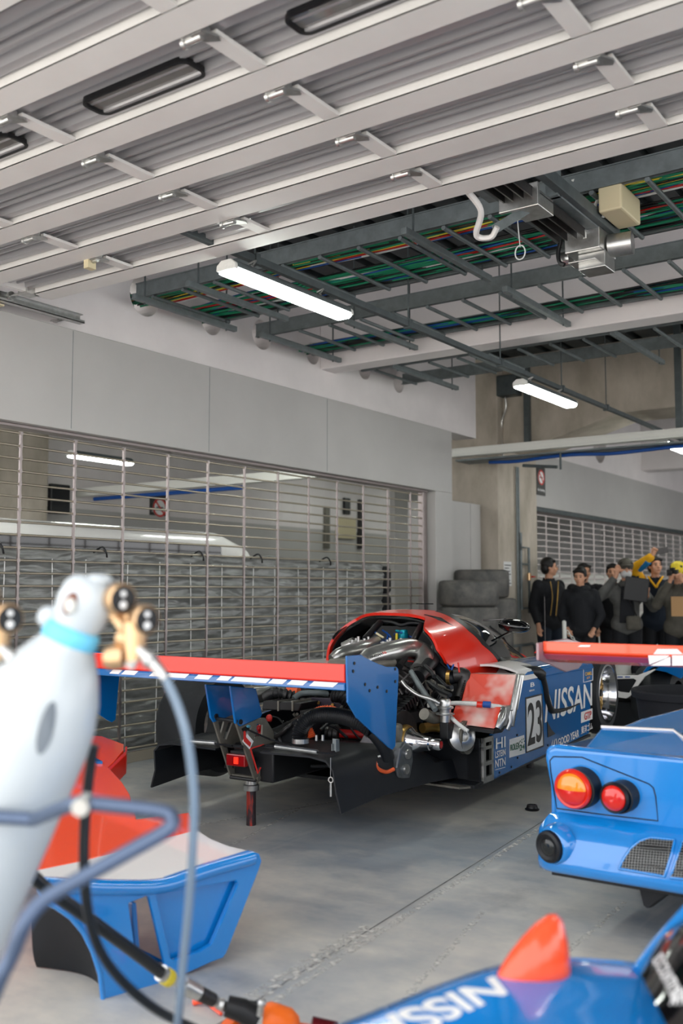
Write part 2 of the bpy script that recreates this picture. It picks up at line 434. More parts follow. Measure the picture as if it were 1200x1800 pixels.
# adjacent bay seen through the grille
mb = MB(); mb.box(-12.2, -12, 1, 60, 0, 2.6); mb.box(-12.2, -11.95, 1, 60, 2.6, 4.5); struct(mb.build('wall_beyond', 'white_wall'))
mb = MB(); mb.box(-11.99, -11.7, 7.6, 9.3, .0, 4.5); struct(mb.build('wall_beyond_pier', 'concrete'))
mb = MB(); mb.box(-12, -11.96, 9.35, 26, 1.4, 2.9); struct(mb.build('wall_beyond_fascia', 'grey_wall'))

# ================================================================ ROLLER GRILLES
M['rod_pale'] = mat('rod_pale', (226, 216, 214), .4, metal=.3)
def grille(name, label, ya, yb, za, zb, x, ystep, zstep, y0, mr='rod', ms='stainless', rr=.0085):
    t = thing(name, label, 'roller grille', (x, (ya + yb) / 2, 0))
    mb = MB(); z = zb - .055; k = 0
    while z > za + .05:
        mb.tube([(x, ya, z), (x, yb, z)], rr, 8); z -= zstep
    mb.build('rods', mr, t, smooth=60)
    y = y0
    while y < yb:
        mb = MB(); z = zb - .055
        while z > za + .1:
            mb.box(x - .006, x + .011, y - .008, y + .008, z - zstep + .004, z - .004); mb.box(x - .010, x + .013, y - .013, y + .013, z - .012, z + .012); z -= zstep
        mb.build('link_strip', ms, t); y += ystep
    mb = MB(); mb.box(x - .02, x + .02, ya, yb, za + .0, za + .085); mb.build('bottom_rail', 'rod', t, bevel=.004)
    mb = MB(); mb.box(x - .035, x + .035, yb - .03, yb + .07, 0, zb); mb.build('guide_rail', 'stainless', t, bevel=.004)
    mb = MB(); mb.box(x - .05, x + .06, ya, yb + .05, zb - .025, zb); mb.build('head_trim', 'stainless', t, bevel=.004)
    return t
grille('roller_grille', 'large closed stainless roller grille behind the red and blue race car', 1.4, 10.2, 0, 2.545, WX - .13, .4935, .0915, 4.506 - 4 * .4935)
grille('roller_grille', 'far stainless roller grille behind the row of spectators', 13.25, 21.9, 0, 2.52, WX - .13, .4815, .0915, 13.35, 'rod_pale', 'rod_pale', .011)

# silver tarpaulin hung on the far side of the grille
from mathutils import noise as mn
def tarp_fn(u, v):
    y = 1.8 + 7.75 * u; z = .06 + (1.62 - .012 * math.sin(u * 40) - .008 * math.sin(u * 91)) * v
    w = .030 * mn.noise(V((y * 1.6, z * 8.5, 0))) + .022 * mn.noise(V((y * 3.6, z * 19, 3))) + .012 * mn.noise(V((y * 9, z * 34, 7)))
    w += .012 * abs(mn.noise(V((y * 3, z * 12, 11))))
    return (WX - .27 + w, y, z)
mb = MB(); mb.grid(tarp_fn, 330, 150, .002); tarp = mb.build('tarpaulin', 'tarp', smooth=180)
tag(tarp, 'wrinkled silver tarpaulin hung behind the large roller grille', 'tarpaulin')
mb = MB(); mb.grid(lambda u, v: (WX - .30 + .04 * mn.noise(V((u * 20, v * 8, 5))), 13.6 + 7.6 * u, .05 + 1.60 * v), 80, 30, .002); tag(mb.build('tarpaulin', 'white_plastic', smooth=180), 'pale tarpaulin hung behind the far roller grille', 'tarpaulin')
# vertical creases / seams and hanging cords (parts with their own look)
for k in range(20):
    y = 2.2 + k * .385 + random.uniform(-.05, .05)
    if y > 9.4: break
    mb = MB(); mb.tube([(WX - .238, y + .012 * math.sin(z * 2.3 + k * 1.7), z) for z in [i * .1 + .1 for i in range(16)]], .0045, 6)
    mb.build('seam_cord', 'paper', tarp, smooth=180)
for k, y in enumerate((4.35, 5.3, 6.4, 7.2, 8.3)):
    mb = MB(); mb.tube(curve([(WX - .24, y, 1.66), (WX - .15, y, 1.70), (WX - .11, y + .01, 1.66), (WX - .12, y + .03, 1.62)], 4), .008, 6)
    mb.build('hook', 'black', tarp, smooth=180)
# white van behind the tarpaulin
t = thing('van', 'white van roof showing above the tarpaulin behind the grille', 'van', (-8.2, 4.8, 0))
def van_fn(u, v):
    y = .9 + 7.9 * u; a = PI * v
    ex = .32
    c = math.cos(a); s_ = max(math.sin(a), 0)
    w = .84; h = 2.03 - max(0, (u - .95)) * 2.6
    return (-8.2 + w * (abs(c) ** ex) * (1 if c > 0 else -1), y, .5 + (h - .5) * s_ ** ex)
mb = MB(); mb.grid(van_fn, 40, 24, .02)
mb.prism([(-9.0, 8.78, .5), (-7.4, 8.78, .5), (-7.42, 8.78, 1.7), (-8.98, 8.78, 1.7)], (0, .03, 0)); mb.build('body', 'white_paint', t, smooth=50)
mb = MB(); mb.box(-7.37, -7.352, 5.2, 8.2, 1.38, 1.84); mb.box(-7.37, -7.352, 2.0, 4.9, 1.38, 1.84); mb.build('side_window', 'black_gloss', t, bevel=.003)
mb = MB(); mb.box(-8.8, -7.6, 8.81, 8.83, 1.2, 1.8); mb.build('rear_window', 'black_gloss', t)
for yy in (2.0, 7.6):
    mb = MB(); mb.lathe((-7.6, yy, .34), (1, 0, 0), [(.0, 0), (.3, 0), (.34, .04), (.34, .18), (.3, .22), (0, .22)], 28); mb.build('wheel', 'rubber', t, smooth=40)
    mb = MB(); mb.lathe((-9.02, yy, .34), (1, 0, 0), [(.0, 0), (.3, 0), (.34, .04), (.34, .18), (.3, .22), (0, .22)], 28); mb.build('wheel', 'rubber', t, smooth=40)
# dark stack of tyres behind the grille at its far end
for k in range(5):
    mb = MB(); mb.lathe((-6.62, 9.9, .0 + k * .33), (0, 0, 1), [(.2, 0), (.30, .0), (.335, .04), (.335, .28), (.30, .325), (.2, .325)], 36, closed=True)
    tag(mb.build('slick_tyre', 'rubber', smooth=50), ['lowest', 'second lowest', 'middle', 'second highest', 'topmost'][k] + ' tyre of the dark stack seen through the grille', 'tyre', 'dark tyres stacked behind the grille')

# ================================================================ FLUORESCENT LIGHTS
def lamp(label, x, y, z, L=1.22, chain=True):
    t = thing('batten_light', label, 'light', (x, y, z))
    mb = MB()
    prof = [(-.075, .0), (-.07, .035), (-.035, .062), (.035, .062), (.07, .035), (.075, .0)]
    mb.prism([(x + a, y + .0, z + b) for a, b in prof], (0, .03, 0)); mb.build('end_cap', 'lamp_body', t, bevel=.006, smooth=60); mb = MB(); mb.prism([(x + a, y + L - .03, z + b) for a, b in prof], (0, .03, 0)); mb.build('end_cap', 'lamp_body', t, bevel=.006, smooth=60)
    mb = MB(); mb.prism([(x + a * .97, y + .03, z + .012 + b * .85) for a, b in prof], (0, L - .06, 0)); mb.build('housing', 'galv', t, smooth=60)
    mb = MB(); mb.prism([(x + a, y + .02, z + b) for a, b in [(-.068, .012), (-.066, -.010), (-.045, -.024), (.045, -.024), (.066, -.010), (.068, .012)]], (0, L - .04, 0)); mb.build('diffuser', 'tube', t, smooth=60)
    if chain:
        for yy in (y + .25, y + L - .28):
            mb = MB(); mb.tube([(x, yy, z + .06), (x, yy, z + .085), (x - .015, yy, z + .1)], .006, 6); mb.tube(curve([(x - .02, yy - .02, z + .1), (x + .02, yy, z + .12), (x - .02, yy + .02, z + .1)], 4), .006, 6); mb.build('hanger_clip', 'zinc', t, smooth=60)
    return t
lamp('lit batten light nearest the overhead door', -3.80, 4.25, 3.22)
lamp('lit batten light hanging in front of the concrete haunch beam', -3.80, 8.25, 3.22)
lamp('lit batten light at the right edge below the white duct', -3.83, 12.5, 3.22)
for (x_, y_, l_) in ((.3, 4.3, 'added fill batten light over the foreground cars, beyond the right photo edge, nearest the door'), (.3, 8.3, 'added fill batten light beyond the right photo edge, second from the door'), (-3.8, 16.6, 'added fill batten light farthest down the garage, hidden behind the duct'), (-7.4, 4.2, 'batten light added to brighten the neighbouring bay, hidden above the grille, over the van'), (-7.4, 8.4, 'batten light added to brighten the neighbouring bay, hidden above the grille, right of the van'), (-7.4, 12.4, 'batten light added to brighten the neighbouring bay, unseen behind the steel cabinet')):
    lamp(l_, x_, y_, 3.22)  # unseen lamps, added as fill for the garage and the neighbouring bay
for y_, l_ in ((15.2, 'added unseen batten light high at the far end of the neighbouring bay, left one'), (18.2, 'added unseen batten light high at the far end of the neighbouring bay, right one')): lamp(l_, -10.4, y_, 3.62)  # hidden pair added to lift the dark end wall of the bay
lamp('added unseen batten light of the neighbouring bay beside the far roller grille', -7.4, 17.5, 3.30)  # another hidden lamp, added to fill the bay
for (x, y, l) in ((-9.6, 7.95, 'lit batten light in the neighbouring bay seen through the large grille'), (-7.4, .6, 'batten light added to brighten the neighbouring bay, out of sight left of the photo')):  # only the first is visible; the second is added fill for the bay
    lamp(l, x, y, 3.0, L=1.0, chain=False)
mb = MB()
xr = -3.83
mb.box(xr - .02, xr + .02, 3.9, 14.2, 3.345, 3.39); rail = mb.build('light_rail', 'galv_dark', bevel=.003)
tag(rail, 'long grey channel rail carrying the batten lights', 'rail')
mb = MB(); mb.box(-4.2, -4.16, 11.5, 12.1, 3.15, 4.5); tag(mb.build('conduit', 'galv_dark'), 'square dark drop pipe against the haunch beam left of the batten light', 'pipe') if False else None
for y in (4.55, 6.35, 8.02 - .1, 9.3, 10.55):
    mb = MB(); mb.cyl((xr, y, 3.37), (xr, y, 4.5), .006, n=6); mb.box(xr - .03, xr + .03, y - .02, y + .02, 3.335, 3.40)
    tag(mb.build('hanger_rod', 'galv_dark'), 'thin steel hanger rod dropping to the light rail', 'hanger rod', 'hanger rods of the light rail')

# ================================================================ CABLE LADDERS
def ladder(label, ya, yb, z, x1, group, cables, sup=()):
    t = thing('cable_ladder', label, 'cable ladder', ((WX + x1) / 2, (ya + yb) / 2, z))
    for yy in (ya, yb):
        mb = MB(); s_ = 1 if yy == ya else -1
        x0 = WX - .02
        mb.box(x0, x1, yy - .004, yy + .004, z, z + .125); mb.box(x0, x1, min(yy, yy + s_ * .03), max(yy, yy + s_ * .03), z, z + .006); mb.box(x0, x1, min(yy, yy - s_ * .012), max(yy, yy - s_ * .012), z + .117, z + .125)
        mb.box(x0, x1, min(yy, yy - s_ * .012), max(yy, yy - s_ * .012), z, z + .008)
        mb.build('side_rail', 'galv', t)
    x = WX + .16
    while x < x1:
        mb = MB(); mb.tube([(x, ya, z - .012), (x, yb, z - .012)], .016, 8); mb.build('rung', 'galv', t, smooth=60); x += .33
    return t
ladder('wide cable ladder nearest the overhead door loaded with green cables', 5.50, 6.42, 3.705, 5, None, 1)
ladder('second cable ladder just in front of the white cross beam', 7.00, 7.88, 3.705, 5, None, 1)
ladder('cable ladder behind the white cross beam', 8.75, 9.6, 3.705, 5, None, 1)
def cables(label, ya, yb, z, n, cols, x0=WX - .2, x1=5):
    mb = MB()
    for k in range(n):
        mb.k = random.choices(range(len(cols)), [c[1] for c in cols])[0]
        y = random.uniform(ya, yb); zz = z + random.uniform(0, .035); ph = random.uniform(0, 6); r = random.uniform(.006, .010)
        pts = []; q = x0
        while q < x1:
            pts.append((q, min(max(y + .035 * math.sin(q * 1.3 + ph) + .012 * math.sin(q * 4 + ph * 3), ya - .02), yb + .02), zz + .008 * math.sin(q * 3 + ph))); q += .3
        mb.tube(pts, r, 5, cap=False)
    return tag(mb.build('cable_bundle', [c[0] for c in cols], smooth=180), label, 'cables', kind='stuff')
cables('bundle of green, blue and yellow cables along the near side of the first ladder', 5.56, 5.80, 3.73, 70, [('green_cable', 8), ('black', 9), ('blue_cable', 5), ('yellow_cable', 2), ('white_cable', 1.4), ('red_bar', 2)])
cables('thick bundle of green cables along the far side of the first ladder', 6.02, 6.36, 3.72, 90, [('green_cable', 12), ('black', 9), ('blue_cable', 4), ('white_cable', 2), ('red_bar', 1)])
cables('green cables on the second ladder before the white beam', 7.66, 7.82, 3.72, 30, [('green_cable', 12), ('black', 8), ('blue_cable', 1)])
# channel supports and their rods
sup = [(-5.67, 5.28, 6.48), (-5.10, 5.28, 6.48), (-3.21, 5.27, 6.48), (-1.25, 5.27, 6.48),
       (-5.39, 6.52, 7.97) , (-4.72, 6.36 + .45, 7.97), (-3.22, 6.75, 8.0), (-1.4, 6.75, 8.0),
       (-5.3, 8.45, 9.85), (-4.4, 8.45, 9.85), (-3.0, 8.45, 9.9), (-1.5, 8.45, 9.9)]
near = ['nearest the left wall', 'second from the left wall', 'in the middle', 'at the right']
for k, (x, a, b) in enumerate(sup):
    if k == 4: x, a = -5.60, 6.75
    row = ['first', 'second', 'third'][k // 4]
    t = thing('channel_support', 'grey square channel under the %s cable ladder, %s' % (row, near[k % 4]), 'support channel', (x, (a + b) / 2, 3.60), group='channels under the cable ladders')
    mb = MB(); mb.box(x - .022, x + .022, a, b, 3.615, 3.66); mb.build('channel', 'galv', t, bevel=.003)
    for yy in (a + .12, b - .12):
        mb = MB(); mb.cyl((x, yy, 3.60), (x, yy, 4.5), .007, n=6); mb.build('rod', 'galv_dark', t)
# white lidded cable duct in front of the column
t = thing('cable_duct', 'long white lidded cable duct crossing in front of the concrete column', 'cable duct', (-1, 11.3, 3.0))
mb = MB(); mb.box(WX - .3, 5, 11.2, 11.32, 3.07, 3.175); mb.build('lid', 'white_plastic', t, bevel=.005)
mb = MB(); mb.box(WX - .3, 5, 11.19, 11.335, 3.09, 3.10); mb.box(WX - .3, 5, 11.19, 11.335, 3.14, 3.145); mb.build('lip', 'lamp_body', t)
mb = MB(); mb.box(WX - .3, 5, 11.36, 11.75, 3.03, 3.05); mb.build('tray', 'galv', t)
mb = MB(); mb.tube(curve([(q, 11.5 + .03 * math.sin(q * 3), 3.0 + .012 * math.sin(q * 5)) for q in [WX + .1 + .4 * i for i in range(22)]], 4), .022, 6); mb.build('blue_cable', 'blue_cable', t, smooth=180)
q = at(985, 823, Y=11.4)
mb = MB(); mb.tube([(q.x, 11.4, 3.03), (q.x, 11.4, 2.83)], .014, 8); mb.tube([(q.x, 11.3, 2.85), (q.x - .45, 11.3, 2.90)], .02, 8); mb.build('bracket_arm', 'galv_dark', t)
# junction box and conduits on the concrete column
q = at(905, 672, Y=11.9)
t = thing('junction_box', 'grey junction box above the duct on the haunch beam', 'junction box', (q.x, 12.05, 3.7))
mb = MB(); mb.box(q.x - .30, q.x - .02, 11.95, 12.15, 3.95, 4.22); mb.build('enclosure', 'galv_dark', t, bevel=.008)
mb = MB(); mb.tube(curve([(q.x - .22, 12.05, 3.95), (q.x - .22, 12.07, 3.8), (q.x - .30, 12.10, 3.6), (q.x - .30, 12.10, 3.3), (q.x - .26, 12.05, 3.15)], 5), .014, 8); mb.build('conduit', 'zinc', t, smooth=180)
q = at(927, 740, Y=12.1)
mb = MB(); mb.box(q.x - .035, q.x + .035, 12.05, 12.13, 3.2, 4.4); tag(mb.build('drop_pipe', 'galv_dark'), 'dark vertical strut dropping between haunch beam and duct', 'strut')
q = at(1190, 690, Y=11.3)
mb = MB(); mb.box(q.x - .035, q.x + .035, 11.32, 11.38, 3.17, 4.5); tag(mb.build('drop_pipe', 'galv_dark'), 'dark vertical strut at the right edge holding the duct', 'strut')
CX_ = WX + .01
for (yy, l) in ((12.47, 'left'), (12.53, 'right')):
    mb = MB(); mb.tube([(CX_ + .03, yy, 3.05), (CX_ + .03, yy, .9)], .014, 8)
    tag(mb.build('conduit', 'galv'), 'thin conduit running down the concrete column, the %s of the pair' % l, 'conduit')
t = thing('valve_pipework', 'looped air pipe with a small red valve on the concrete column', 'pipe', (CX_, 12.8, 0))
a = at(915, 975, X=CX_ + .05).y; b = at(929, 975, X=CX_ + .05).y
mb = MB()
mb.tube(curve([(CX_ + .05, a, 2.15), (CX_ + .05, a, 1.9)], 2), .02, 8); mb.tube([(CX_ + .05, a, 1.95), (CX_ + .05, b, 1.95), (CX_ + .05, b, 1.05)], .018, 8)
mb.tube([(CX_ + .05, a, 1.72), (CX_ + .05, b, 1.72)], .014, 8); mb.tube([(CX_ + .05, a, 1.12), (CX_ + .05, b, 1.12)], .014, 8); mb.tube([(CX_ + .05, a, 2.0), (CX_ + .05, a, 1.1)], .02, 8)
mb.build('pipe', 'galv', t, smooth=60)
mb = MB(); mb.box(CX_ + .05, CX_ + .1, b + .02, b + .10, 1.54, 1.56); mb.build('lever', 'red_ink', t)
mb = MB(); mb.cyl((CX_ + .05, b, 1.50), (CX_ + .05, b, 1.60), .03, n=12); mb.build('valve_body', 'brass', t)
mb = MB(); mb.tube(curve([(CX_ + .04, 12.2, .62), (CX_ + .04, 12.7, .62), (CX_ + .04, 12.95, .6), (CX_ + .04, 13.0, .3)], 4), .02, 8); mb.tube([(CX_ + .04, 12.5, .62), (CX_ + .04, 12.5, .35), (CX_ + .04, 12.65, .33)], .02, 8)
tag(mb.build('floor_pipe', 'galv', smooth=60), 'grey pipe bend low on the concrete column', 'pipe')
# notice taped to the column
a = at(885, 987, X=CX_ + .004); b = at(899, 1030, X=CX_ + .004)
mb = MB(); mb.box(CX_ + .002, CX_ + .005, a.y, b.y, b.z, a.z); n_ = tag(mb.build('paper_notice', 'paper'), 'small white paper notice taped to the concrete column', 'notice')
for i in range(7):
    mb = MB(); zz = b.z + (a.z - b.z) * (i + .7) / 8; mb.box(CX_ + .005, CX_ + .006, a.y + .02, b.y - .02 - .03 * (i % 3), zz, zz + .012); mb.build('print_line', 'black_ink', n_)
# no smoking signs
def sign(label, x, ya, yb, za, zb, t_='No Smoking'):
    t = thing('no_smoking_sign', label, 'sign', (x, (ya + yb) / 2, za), group='no smoking signs')
    mb = MB(); mb.box(x, x + .012, ya, yb, za, zb); mb.build('panel', 'steel_dark', t)
    w = (yb - ya); r = w * .36; cy = (ya + yb) / 2; cz = zb - r * 1.35
    mb = MB(); mb.lathe((x + .012, cy, cz), (1, 0, 0), [(0, 0), (r, 0), (r, .004), (0, .004)], 28); mb.build('disc', 'white_ink', t)
    mb = MB(); mb.lathe((x + .016, cy, cz), (1, 0, 0), [(r * .8, 0), (r, 0), (r, .004), (r * .8, .004)], 28, closed=True)
    mb.bar((x + .018, cy - r * .6, cz + r * .6), (x + .018, cy + r * .6, cz - r * .6), .004, r * .18); mb.build('ban_ring', 'red_ink', t)
    mb = MB(); mb.box(x + .0161, x + .018, cy - r * .5, cy + r * .5, cz - r * .07, cz + r * .07); mb.build('cigarette', 'black_ink', t)
    z0 = za + (zb - za) * .12; z1 = za + (zb - za) * .24
    text('lettering', t_, [(x + .013, ya + w * .1, z0), (x + .013, yb - w * .1, z0), (x + .013, yb - w * .1, z1), (x + .013, ya + w * .1, z1)], 'white_ink', t)
    return t
a = at(942, 820, X=WX); b = at(956, 872, X=WX)
sign('no smoking sign on the grey fascia right of the concrete column', WX + .001, a.y - .02, b.y + .02, b.z, a.z)
a = at(263, 868, X=-11.95); b = at(296, 908, X=-11.95)
sign('no smoking sign in the neighbouring bay seen through the grille', -11.95, a.y, b.y, b.z, a.z)
# things hanging in the neighbouring bay
t = thing('cable_duct', 'white cable duct in the neighbouring bay seen through the grille', 'cable duct', (-9, 9, 2.9))
a = at(180, 868, Y=10.); 
mb = MB(); mb.box(-12, -6.4, 10.0, 10.12, 2.78, 2.90); mb.build('lid', 'white_plastic', t)
mb = MB(); mb.tube([(-11.5, 10.0, 2.72), (-8.6, 10.0, 2.72)], .03, 8); mb.build('blue_cable', 'blue_cable', t)
for (px0, px1, py0, py1, m, nm, lb) in ((86, 118, 850, 905, 'black', 'dark_opening', 'dark opening in the far wall of the neighbouring bay'), (590, 622, 908, 948, 'beige_box', 'wall_box', 'pale plastic wall box in the neighbouring bay'), (602, 612, 875, 905, 'black', 'dark_pipe', 'dark pipe above the pale wall box'), (628, 634, 878, 965, 'steel_dark', 'dark_pipe', 'dark vertical pipe right of the pale wall box'), (568, 576, 890, 965, 'alu_dark', 'dark_pipe', 'thin grey pipe left of the pale wall box'), (712, 735, 890, 925, 'lamp_body', 'wall_lamp', 'round pale wall lamp at the far end of the neighbouring bay')):
    XW = -11.7 if px0 < 100 else -11.95
    a = at(px0, py0, X=XW); b = at(px1, py1, X=XW)
    mb = MB(); mb.box(XW - .02, XW + .06, a.y, b.y, b.z, a.z); tag(mb.build(nm, m, bevel=.01), lb, 'fixture')

# ================================================================ OVERHEAD SECTIONAL DOOR
DZ = 3.33
t = thing('overhead_door', 'white corrugated overhead sectional door raised flat under the ceiling', 'overhead door', (-1.2, 2.5, DZ))
XL, XR = WX + .42, 2.6
edges = [(4.16, 4.31), (3.735, 3.89), (3.285, 3.435), (2.805, 2.945), (2.33, 2.47), (1.86, 2.0), (1.38, 1.52)]
for (a, b) in edges:
    mb = MB(); mb.box(XL, XR, a, b, DZ, DZ + .012); mb.box(XL, XR, a, a + .006, DZ, DZ + .07); mb.box(XL, XR, b - .006, b, DZ, DZ + .07); mb.build('stiffener_beam', 'door_white', t, bevel=.003)
# corrugated sheet: repeating ribs across
mb = MB()
ys = [(4.24, 0)]
def sheet_profile():
    p = []
    for (a, b) in edges:
        if a == edges[-1][0]: break
        nb = edges[edges.index((a, b)) + 1][1]; L_ = a - nb
        # going from beam a back to next beam's far edge nb
        p += [(a + .06, .08), (a - .016, .08), (a - .022, .035), (a - .066, .035), (a - .072, .08), (a - .118, .08), (a - .121, .045), (a - .133, .045), (a - .136, .08),
              (a - .166, .08), (a - .169, .045), (a - .181, .045), (a - .184, .08), (nb + .096, .08), (nb + .088, .035), (nb + .040, .035), (nb + .030, .09)]
    return p
pf = sheet_profile()
vs = []; fs = []
for (y, dz) in pf: vs += [(XL, y, DZ + dz), (XR, y, DZ + dz), (XL, y, DZ + dz + .012), (XR, y, DZ + dz + .012)]
for i in range(len(pf) - 1):
    a = i * 4; fs += [(a, a + 1, a + 5, a + 4), (a + 2, a + 6, a + 7, a + 3)]
mb.add(vs, fs); mb.build('panel_sheet', 'door_sheet', t)
mb = MB(); mb.box(XL, XR, 1.3, 4.3, DZ + .11, DZ + .12); mb.build('backing_sheet', 'galv', t)
struts_x = [-4.55, -3.47, -2.385, -1.29, -.2, .9, 2.0]
for i in range(len(edges) - 1):
    a = edges[i][0]; b = edges[i + 1][1]
    for xx in struts_x:
        mb = MB(); mb.box(xx - .0, xx + .075, b + .055, a + .002, DZ + .006, DZ + .022); mb.build('strut', 'door_white', t)
        mb = MB(); mb.tube([(xx - .060, b + .028, DZ - .004), (xx + .03, b + .028, DZ - .004)], .014, 12); mb.box(xx - .05, xx + .05, b + .0, b + .05, DZ - .002, DZ + .03)
        mb.prism([(xx - .005, b + .0, DZ - .006), (xx + .05, b + .0, DZ - .006), (xx + .08, b + .06, DZ - .006), (xx + .065, b + .09, DZ - .006), (xx + .01, b + .06, DZ - .006)], (0, 0, .008))
        mb.lathe((xx - .06, b + .028, DZ - .004), (1, 0, 0), [(.013, 0), (.022, 0), (.022, .015), (.013, .015)], 10, closed=True)
        mb.build('hinge', 'zinc', t, smooth=50)
# vision windows with black rubber surround
def door_window(x0, x1, y0, y1):
    z = DZ + .030; n = 8; r = .045
    def rr(x0, x1, y0, y1, r):
        out = []
        for (cx, cy, a0) in ((x1 - r, y1 - r, 0), (x0 + r, y1 - r, 90), (x0 + r, y0 + r, 180), (x1 - r, y0 + r, 270)):
            for k in range(n + 1): a = math.radians(a0 + 90 * k / n); out.append((cx + r * math.cos(a), cy + r * math.sin(a)))
        return out
    o = rr(x0, x1, y0, y1, r); i = rr(x0 + .014, x1 - .014, y0 + .014, y1 - .014, r - .012)
    mb = MB(); mb.ring_prism([(a, b, z) for a, b in o], [(a, b, z) for a, b in i], (0, 0, .022)); g = mb.build('window_seal', 'black', t)
    mb = MB(); mb.prism([(a, b, z + .016) for a, b in i], (0, 0, .006)); mb.build('window_pane', 'pane', g)
for (x0, x1) in ((-4.27, -3.64), (-3.16, -2.56), (-2.10, -1.48), (-1.0, -.4), (.1, .7)):
    door_window(x0, x1, 2.62, 2.765)
# end stile, rollers
mb = MB(); mb.box(XL - .04, XL, 1.3, 4.31, DZ + .012, DZ + .09); mb.build('end_stile', 'door_white', t)
for y in (4.15, 3.6):
    mb = MB(); mb.tube([(XL - .02, y, DZ + .03), (WX + .20, y, DZ + .03)], .008, 8); mb.lathe((WX + .19, y, DZ + .03), (1, 0, 0), [(0, 0), (.03, 0), (.03, .02), (0, .02)], 14); mb.box(XL - .08, XL + .02, y - .05, y + .05, DZ - .0, DZ + .07); mb.build('roller', 'zinc', t, smooth=50)
mb = MB(); q = at(158, 460, Z=DZ - .005); mb.box(q.x - .02, q.x + .02, q.y - .03, q.y + .03, DZ - .05, DZ + .04); mb.build('bolt_tab', 'beige_box', t)
# door track along the wall
t = thing('door_track', 'galvanised door track fixed along the white wall', 'track', (WX + .16, 3, 3.3))
mb = MB(); mb.box(WX + .13, WX + .136, 1.2, 4.80, 3.315, 3.385); mb.box(WX + .13, WX + .19, 1.2, 4.80, 3.315, 3.32); mb.box(WX + .13, WX + .17, 1.2, 4.80, 3.38, 3.385); mb.box(WX + .185, WX + .19, 1.2, 4.80, 3.315, 3.335); mb.build('channel', 'zinc', t)
mb = MB(); mb.box(WX - .045, WX + .13, 1.2, 4.15, 3.30, 3.31); mb.build('support_angle', 'beige_box', t)
for y in (4.7, 3.9, 3.2):
    mb = MB(); mb.box(WX - .048, WX + .14, y - .02, y + .02, 3.34, 3.35); mb.build('bracket', 'zinc', t)

# ================================================================ DOOR OPENER
ox = -2.12
t = thing('door_opener', 'electric door opener with motor, chain rail and beige control box', 'door opener', (ox, 5.6, 3.5))
mb = MB(); mb.box(ox - .24, ox - .19, 4.35, 6.4, 3.50, 3.55); mb.box(ox + .04, ox + .09, 4.35, 5.9, 3.53, 3.60); mb.build('support_beam', 'galv_dark', t, bevel=.003)
mb = MB()
for dx in (-.17, -.12, -.06, -.01): mb.box(ox + dx, ox + dx + .008, 4.2, 5.55, 3.45, 3.50)
mb.box(ox - .17, ox + .0, 4.2, 5.55, 3.50, 3.505); mb.build('chain_rail', 'steel_dark', t)
mb = MB(); mb.box(ox - .17, ox - .0, 4.85, 5.08, 3.43, 3.52); mb.box(ox - .20, ox + .03, 4.80, 4.83, 3.40, 3.53); mb.build('trolley', 'zinc', t, bevel=.004)
mb = MB(); p = at(818, 345, Z=3.36); p2 = at(850, 407, Z=3.30)
mb.tube(curve([(p.x, p.y, 3.40), (p.x + .01, p.y + .15, 3.33), (p2.x - .02, p2.y - .05, 3.27), (p2.x + .04, p2.y, 3.26), (p2.x + .09, p2.y - .02, 3.30)], 6), .017, 6); mb.build('curved_arm', 'door_white', t, smooth=60)
mb = MB(); mb.bar((p2.x + .07, p2.y - .02, 3.29), (ox - .1, 4.95, 3.45), .012, .05); mb.build('link_arm', 'galv', t)
mb = MB(); mb.bar((ox - .28, 4.5, 3.54), (ox - .28, 4.9, 3.54), .05, .05); mb.box(ox - .305, ox - .255, 4.45, 4.5, 3.5, 4.5); mb.build('hanger_frame', 'galv', t)
mb = MB(); a = at(972, 316, Z=3.62); mb.box(a.x - .035, a.x + .035, a.y - .03, a.y + .03, 3.52, 4.5); mb.box(a.x - .035, a.x + .035, a.y, a.y + 1.0, 3.52, 3.58); mb.build('hanger_bracket', 'galv', t, bevel=.004)
mb = MB(); mb.box(ox - .16, ox + .06, 5.62, 5.90, 3.40, 3.53); mb.build('motor_housing', 'zinc', t, bevel=.006)
mb = MB(); mb.cyl((ox + .06, 5.78, 3.45), (ox + .20, 5.80, 3.45), .07, n=20); mb.build('motor', 'alu', t, smooth=50); mb = MB(); mb.cyl((ox - .16, 5.72, 3.40), (ox - .22, 5.72, 3.40), .045, n=16); mb.build('drive_wheel', 'alu', t, smooth=50)
mb = MB(); mb.box(ox - .10, ox + .07, 5.68, 5.85, 3.30, 3.40); mb.box(ox - .14, ox + .03, 5.62, 5.74, 3.335, 3.345); mb.build('gear_bracket', 'alu', t, bevel=.006)
mb = MB(); mb.box(ox + .10, ox + .24, 5.50, 5.84, 3.56, 3.72); mb.build('control_box', 'beige_box', t, bevel=.012)
mb = MB(); mb.tube(curve([(ox - .02, 5.60, 3.62), (ox - .04, 5.62, 3.68), (ox - .03, 5.64, 3.58), (ox - .03, 5.62, 3.47)], 5), .012, 6); mb.tube(curve([(ox + .02, 5.60, 3.55), (ox + .06, 5.6, 3.68), (ox + .11, 5.6, 3.66), (ox + .1, 5.58, 3.56)], 5), .010, 6); mb.tube([(ox - .05, 5.5, 3.80), (ox - .04, 5.6, 3.60)], .012, 6); mb.build('wiring', 'lamp_body', t, smooth=60)
mb = MB(); mb.tube(curve([(ox - .19, 5.64, 3.50), (ox - .21, 5.64, 3.42), (ox - .20, 5.64, 3.36), (ox - .17, 5.64, 3.34)], 5), .014, 6); mb.build('release_chain', 'black', t, smooth=60)
mb = MB(); mb.tube([(ox - .16, 4.95, 3.42), (ox - .15, 4.96, 3.25)], .003, 5)
